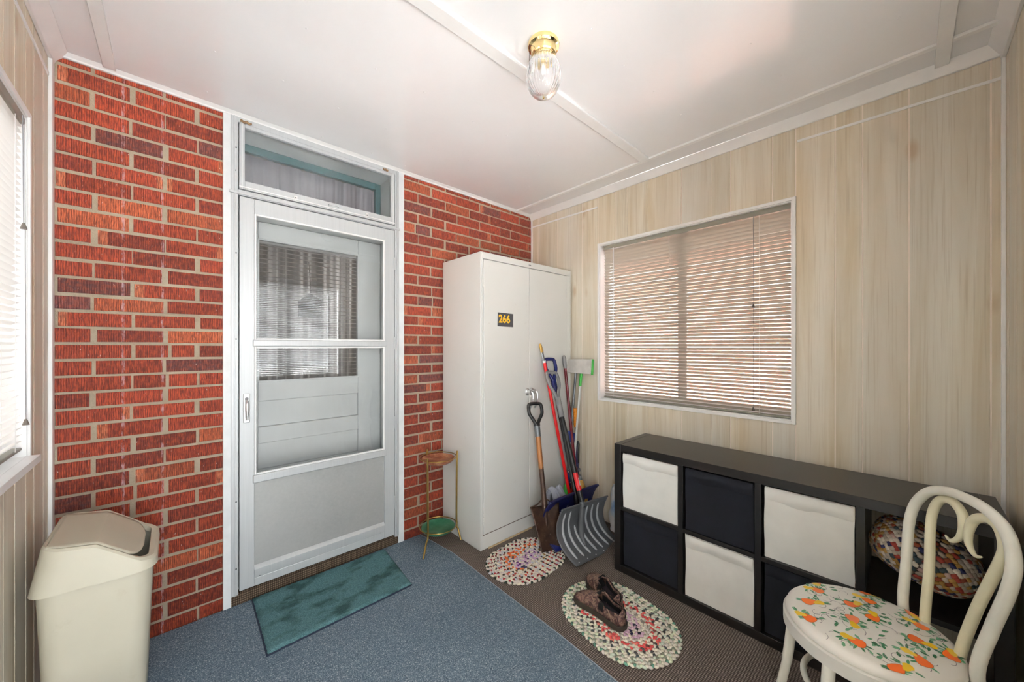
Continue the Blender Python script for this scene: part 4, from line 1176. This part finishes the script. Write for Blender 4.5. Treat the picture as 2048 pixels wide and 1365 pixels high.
# maroon broom pole
t, L = pole('broom_pole', 'dark maroon pole with a gray cap leaning at the cabinet edge', 'pole', (2.387,1.78,.004), (2.338,1.902,1.29), .012, None)
MB().tube([(0,0,.0),(0,0,L-.10)], .012, 12).build('shaft', M['maroon'], t, local=True)
m_ = MB(); m_.tube([(0,0,L-.105),(0,0,L-.07),(0,0,L-.02),(0,0,L)], [.014,.0165,.0155,.008], 12); m_.build('cap', M['plastic_gray'], t, local=True)
# gray mop pole behind the dust pan
t, L = pole('mop_pole', 'thin gray metal pole behind the maroon pole in the corner', 'pole', (2.34,1.90,.004), (2.450,1.862,1.20), .010, None)
MB().tube([(0,0,0),(0,0,L)], .0105, 10).build('shaft', M['steel_gray'], t, local=True)
# flat mop upside down
t, L = pole('flat_mop', 'upside down flat mop with a white pad and green collar by the window', 'mop', (2.36,1.86,.004), (2.428,1.797,1.142), .010, None)
MB().tube([(0,0,0),(0,0,L-.08)], .0095, 10).build('shaft', M['white_pole'], t, local=True)
MB().tube([(0,0,L-.10),(0,0,L+.01)], .0125, 10).build('collar', M['green_plastic'], t, local=True)
Mi_ = t.matrix_basis.inverted()
def bxw(mb, pts_yz, x0, x1):
    mb.M = Mi_; mb.prism(pts_yz, 'x', x0, x1); mb.M = Matrix.Identity(4); return mb
bxw(MB(), [(1.934,1.146),(1.928,1.246),(1.915,1.258),(1.690,1.262),(1.684,1.25),(1.694,1.142)], 2.408, 2.424).build('mop_pad', paint('worn white mop cloth', (214,210,204), .9, .1, 12), t, bevel=.004, local=True, fix=True)
bxw(MB(), [(1.692,1.140),(1.683,1.262),(1.677,1.258),(1.685,1.138)], 2.412, 2.436).build('mop_plate', M['green_plastic'], t, bevel=.002, local=True, fix=True)
# snow brush with amber grip
t, L = pole('snow_brush', 'snow brush with an amber ribbed grip hanging between the poles', 'brush', (2.40,1.815,.30), (2.41,1.843,.86), .01, None)
MB().tube([(0,0,0),(0,0,L-.15)], .008, 10).build('shaft', M['blue_dark'], t, local=True)
m_ = MB(); zz = [L-.155+.155*k/28 for k in range(29)]
m_.tube([(0,0,z) for z in zz], [.0155+.0022*cos(k*pi/2) for k in range(29)], 12); m_.build('grip', M['orange_grip'], t, local=True, angle=180)
m_ = MB(); m_.box(-.014, .014, -.012, .02, 0, .12); m_.build('brush_head', M['blue_dark'], t, bevel=.006, local=True)
# black brush handle
t, L = pole('scrub_brush', 'black handled brush standing against the panelling behind the white pole', 'brush', (2.425,1.83,.30), (2.441,1.838,.585), .01, None)
MB().tube([(0,0,0),(0,0,.08),(0,0,.1),(0,0,L-.02),(0,0,L)], [.006,.007,.013,.014,.006], 10).build('handle', M['plastic_black'], t, local=True)
MB().box(-.018, .018, -.01, .02, -.28, .02).build('brush_head', M['plastic_black'], t, bevel=.004, local=True)
# straw whisk
t, L = pole('straw_whisk', 'small straw whisk broom peeking over the navy blue scoop', 'broom', (2.33,1.69,.03), (2.305,1.725,.42), .01, None)
MB().lathe([(.046,0),(.044,.08),(.034,.24),(.015,.305),(.0001,.31)], (0,0,0), 20, ripple=.06, rn=10).build('bristles', M['straw'], t, local=True, angle=180)
MB().tube([(0,0,.29),(0,0,.34)], [.017,.012], 10).build('binding', M['steel_gray'], t, local=True)
MB().tube([(0,0,.37),(0,0,L)], .009, 10).build('handle', M['steel_gray'], t, local=True)
# red dustpan
dp = MB(); dp.M = Matrix.Translation((2.355,1.80,.0)) @ Matrix.Rotation(radians(24), 4, 'Z')
dp.grid(lambda u, v: ((u-.5)*.17*(1-.15*v), -.03*sin(pi*u)+.02*v, .10+.30*v-.06*(2*u-1)**2*v), 14, 10)
tag(dp.build('dustpan', paint('dark red plastic', (148,18,30), .35), angle=180, solid=.006), 'dark red plastic dustpan standing behind the red pole and gray shovel', 'dustpan')
# blue and white bag among the poles
bg = MB(); bg.M = Matrix.Translation((2.385,1.862,.0))
bg.grid(lambda u, v: (.045*sin(u*2*pi)*(1+.2*sin(v*9)), .028*cos(u*2*pi)*(1+.2*cos(v*7+u*6)), .005+.66*v-.02*sin(u*6)*v), 20, 20)
g = G('blue white printed plastic'); n = g.noise(9, 3, sc=(1,1,1.6)); M['bag'] = g.p(g.ramp(n, [(.42, lin(32,52,128)), (.5, lin(40,60,140)), (.52, lin(226,226,226)), (.6, lin(214,214,216)), (.66, lin(170,30,40))]), .35)
tag(bg.build('salt_bag', M['bag'], angle=180), 'crumpled blue and white plastic bag standing behind the poles', 'bag')
# green bottle
MBb = MB().lathe([(.0001,0),(.028,0),(.03,.01),(.03,.22),(.02,.26),(.012,.275),(.012,.30),(.0001,.30)], (2.30,1.84,0), 18)
tag(MBb.build('bottle', M['green_plastic'], angle=50), 'green plastic bottle on the floor behind the blue scoop', 'bottle')
# gray cloth draped over the blue scoop
rg = MB()
def ragf(u, v):
    s = v*2-1                                   # -1 front flap, +1 back flap
    x = 1.97+.14*u+.02*sin(6*v+u*2)
    fold = .010*sin(u*13+2*v)+.006*sin(u*23+v*5)
    if s < 0: y = 1.735-.05*(-s)**.7+fold; z = .352-.03*abs(u-.45)-.19*(-s)**1.4*(1-.25*u)
    else: y = 1.735+.055*s**.7+fold; z = .352-.03*abs(u-.45)-.26*s**1.4
    return (x, y, z+.014*sin(u*9))
rg.grid(ragf, 30, 26); tag(rg.build('rag', M['rag'], angle=180, solid=.006), 'gray cloth rag draped between the spade and the snow shovels', 'cloth')
# plastic packet behind the shelf end
pk = MB(); pk.M = Matrix.Translation((2.40,1.40,0))
pk.grid(lambda u, v: ((.045+.014*sin(v*8+u*9))*cos(u*2*pi)*(1-.6*v**2)+.01*sin(v*11), (.12+.014*sin(v*13+u*15))*sin(u*2*pi)*(1-.2*v), .003+.33*v+.016*sin(u*17)*v), 24, 14)
g = G('blue packet film'); n = g.noise(6, 3); M['packet'] = g.p(g.ramp(n, [(.4, lin(120,160,214)), (.52, lin(206,222,238)), (.62, lin(236,238,240))]), .3)
tag(pk.build('plastic_packet', M['packet'], angle=180), 'pale blue plastic packet on the floor behind the end of the shelf', 'packet')

# ------------------------------------------------------------------ outside
g = G('outdoor paving'); n = g.noise(3, 4); M['paving'] = g.p(g.mix(n, lin(184,184,183), lin(198,198,197)), .9)
struct(MB().box(-30, 30, -30, 30, -.5, -.4).build('ground', M['paving']))
g = G('neighbour brick'); bt = g.n('ShaderNodeTexBrick', i_Scale=1.0, i_Color1=lin(164,106,88), i_Color2=lin(148,94,78), i_Mortar=lin(196,186,176))
bt.inputs['Brick Width'].default_value = .23; bt.inputs['Row Height'].default_value = .075; bt.inputs['Mortar Size'].default_value = .011
cm = g.n('ShaderNodeTexCoord'); sp_ = g.n('ShaderNodeSeparateXYZ', i_0=cm.outputs['Object']); cb_ = g.n('ShaderNodeCombineXYZ', i_0=sp_.outputs[1], i_1=sp_.outputs[2])
g.nt.links.new(cb_.outputs[0], bt.inputs['Vector']); M['brick_far'] = g.p(bt.outputs[0], .9)
struct(MB().box(5.2, 5.5, -4.5, 3.2, -.4, 2.9).build('wall_neighbour', M['brick_far']))
g = G('weathered fence'); n = g.noise(1, 4, sc=(3,30,2)); M['fence'] = g.p(g.mix(n, lin(120,92,74), lin(160,128,104)), .9)
struct(MB().box(-4.1, -4.0, -3, 6, -.4, 1.9).build('wall_fence', M['fence']))

# ------------------------------------------------------------------ light, world, camera
wd = bpy.data.worlds.new('World'); SC.world = wd; wd.use_nodes = True
bgn = wd.node_tree.nodes['Background']; bgn.inputs[0].default_value = (.93,.97,1,1); bgn.inputs[1].default_value = 7.0
def portal(loc, rot, sx, sy):
    l = bpy.data.lights.new('portal', 'AREA'); l.shape = 'RECTANGLE'; l.size = sx; l.size_y = sy; l.cycles.is_portal = True
    o = bpy.data.objects.new('daylight_portal', l); COL.objects.link(o); o.location = loc; o.rotation_euler = rot
zc = (WZ0+WZ1)/2
portal((XR+.16, 1.04, zc), (0, pi/2, 0), WZ1-WZ0, 1.25)
portal((XL-.16, 1.45, zc), (0, -pi/2, 0), WZ1-WZ0, 1.25)
portal((1.03, YF-.16, zc), (pi/2, 0, 0), 1.25, WZ1-WZ0)
portal((.02, YF-.16, 1.04), (pi/2, 0, 0), .7, 2.08)
sun = bpy.data.lights.new('sun', 'SUN'); sun.energy = 85; sun.angle = radians(3); sun.color = (1,1,1)
o = bpy.data.objects.new('sun', sun); COL.objects.link(o); o.rotation_euler = (radians(-32), 0, 0)

cam = bpy.data.cameras.new('Camera'); cam.sensor_width = 36; cam.lens = 733.0/2048*36; cam.shift_y = 11.5/2048; cam.clip_start = .01
co = bpy.data.objects.new('Camera', cam); COL.objects.link(co); co.location = (0,0,1.36)
co.rotation_euler = (pi/2, 0, -math.atan2(679, 733.0)); SC.camera = co
vs = SC.view_settings; vs.view_transform = 'Standard'; vs.look = 'None'; vs.gamma = 1; vs.exposure = 0.72; vs.use_curve_mapping = False
SC.display_settings.display_device = 'sRGB'
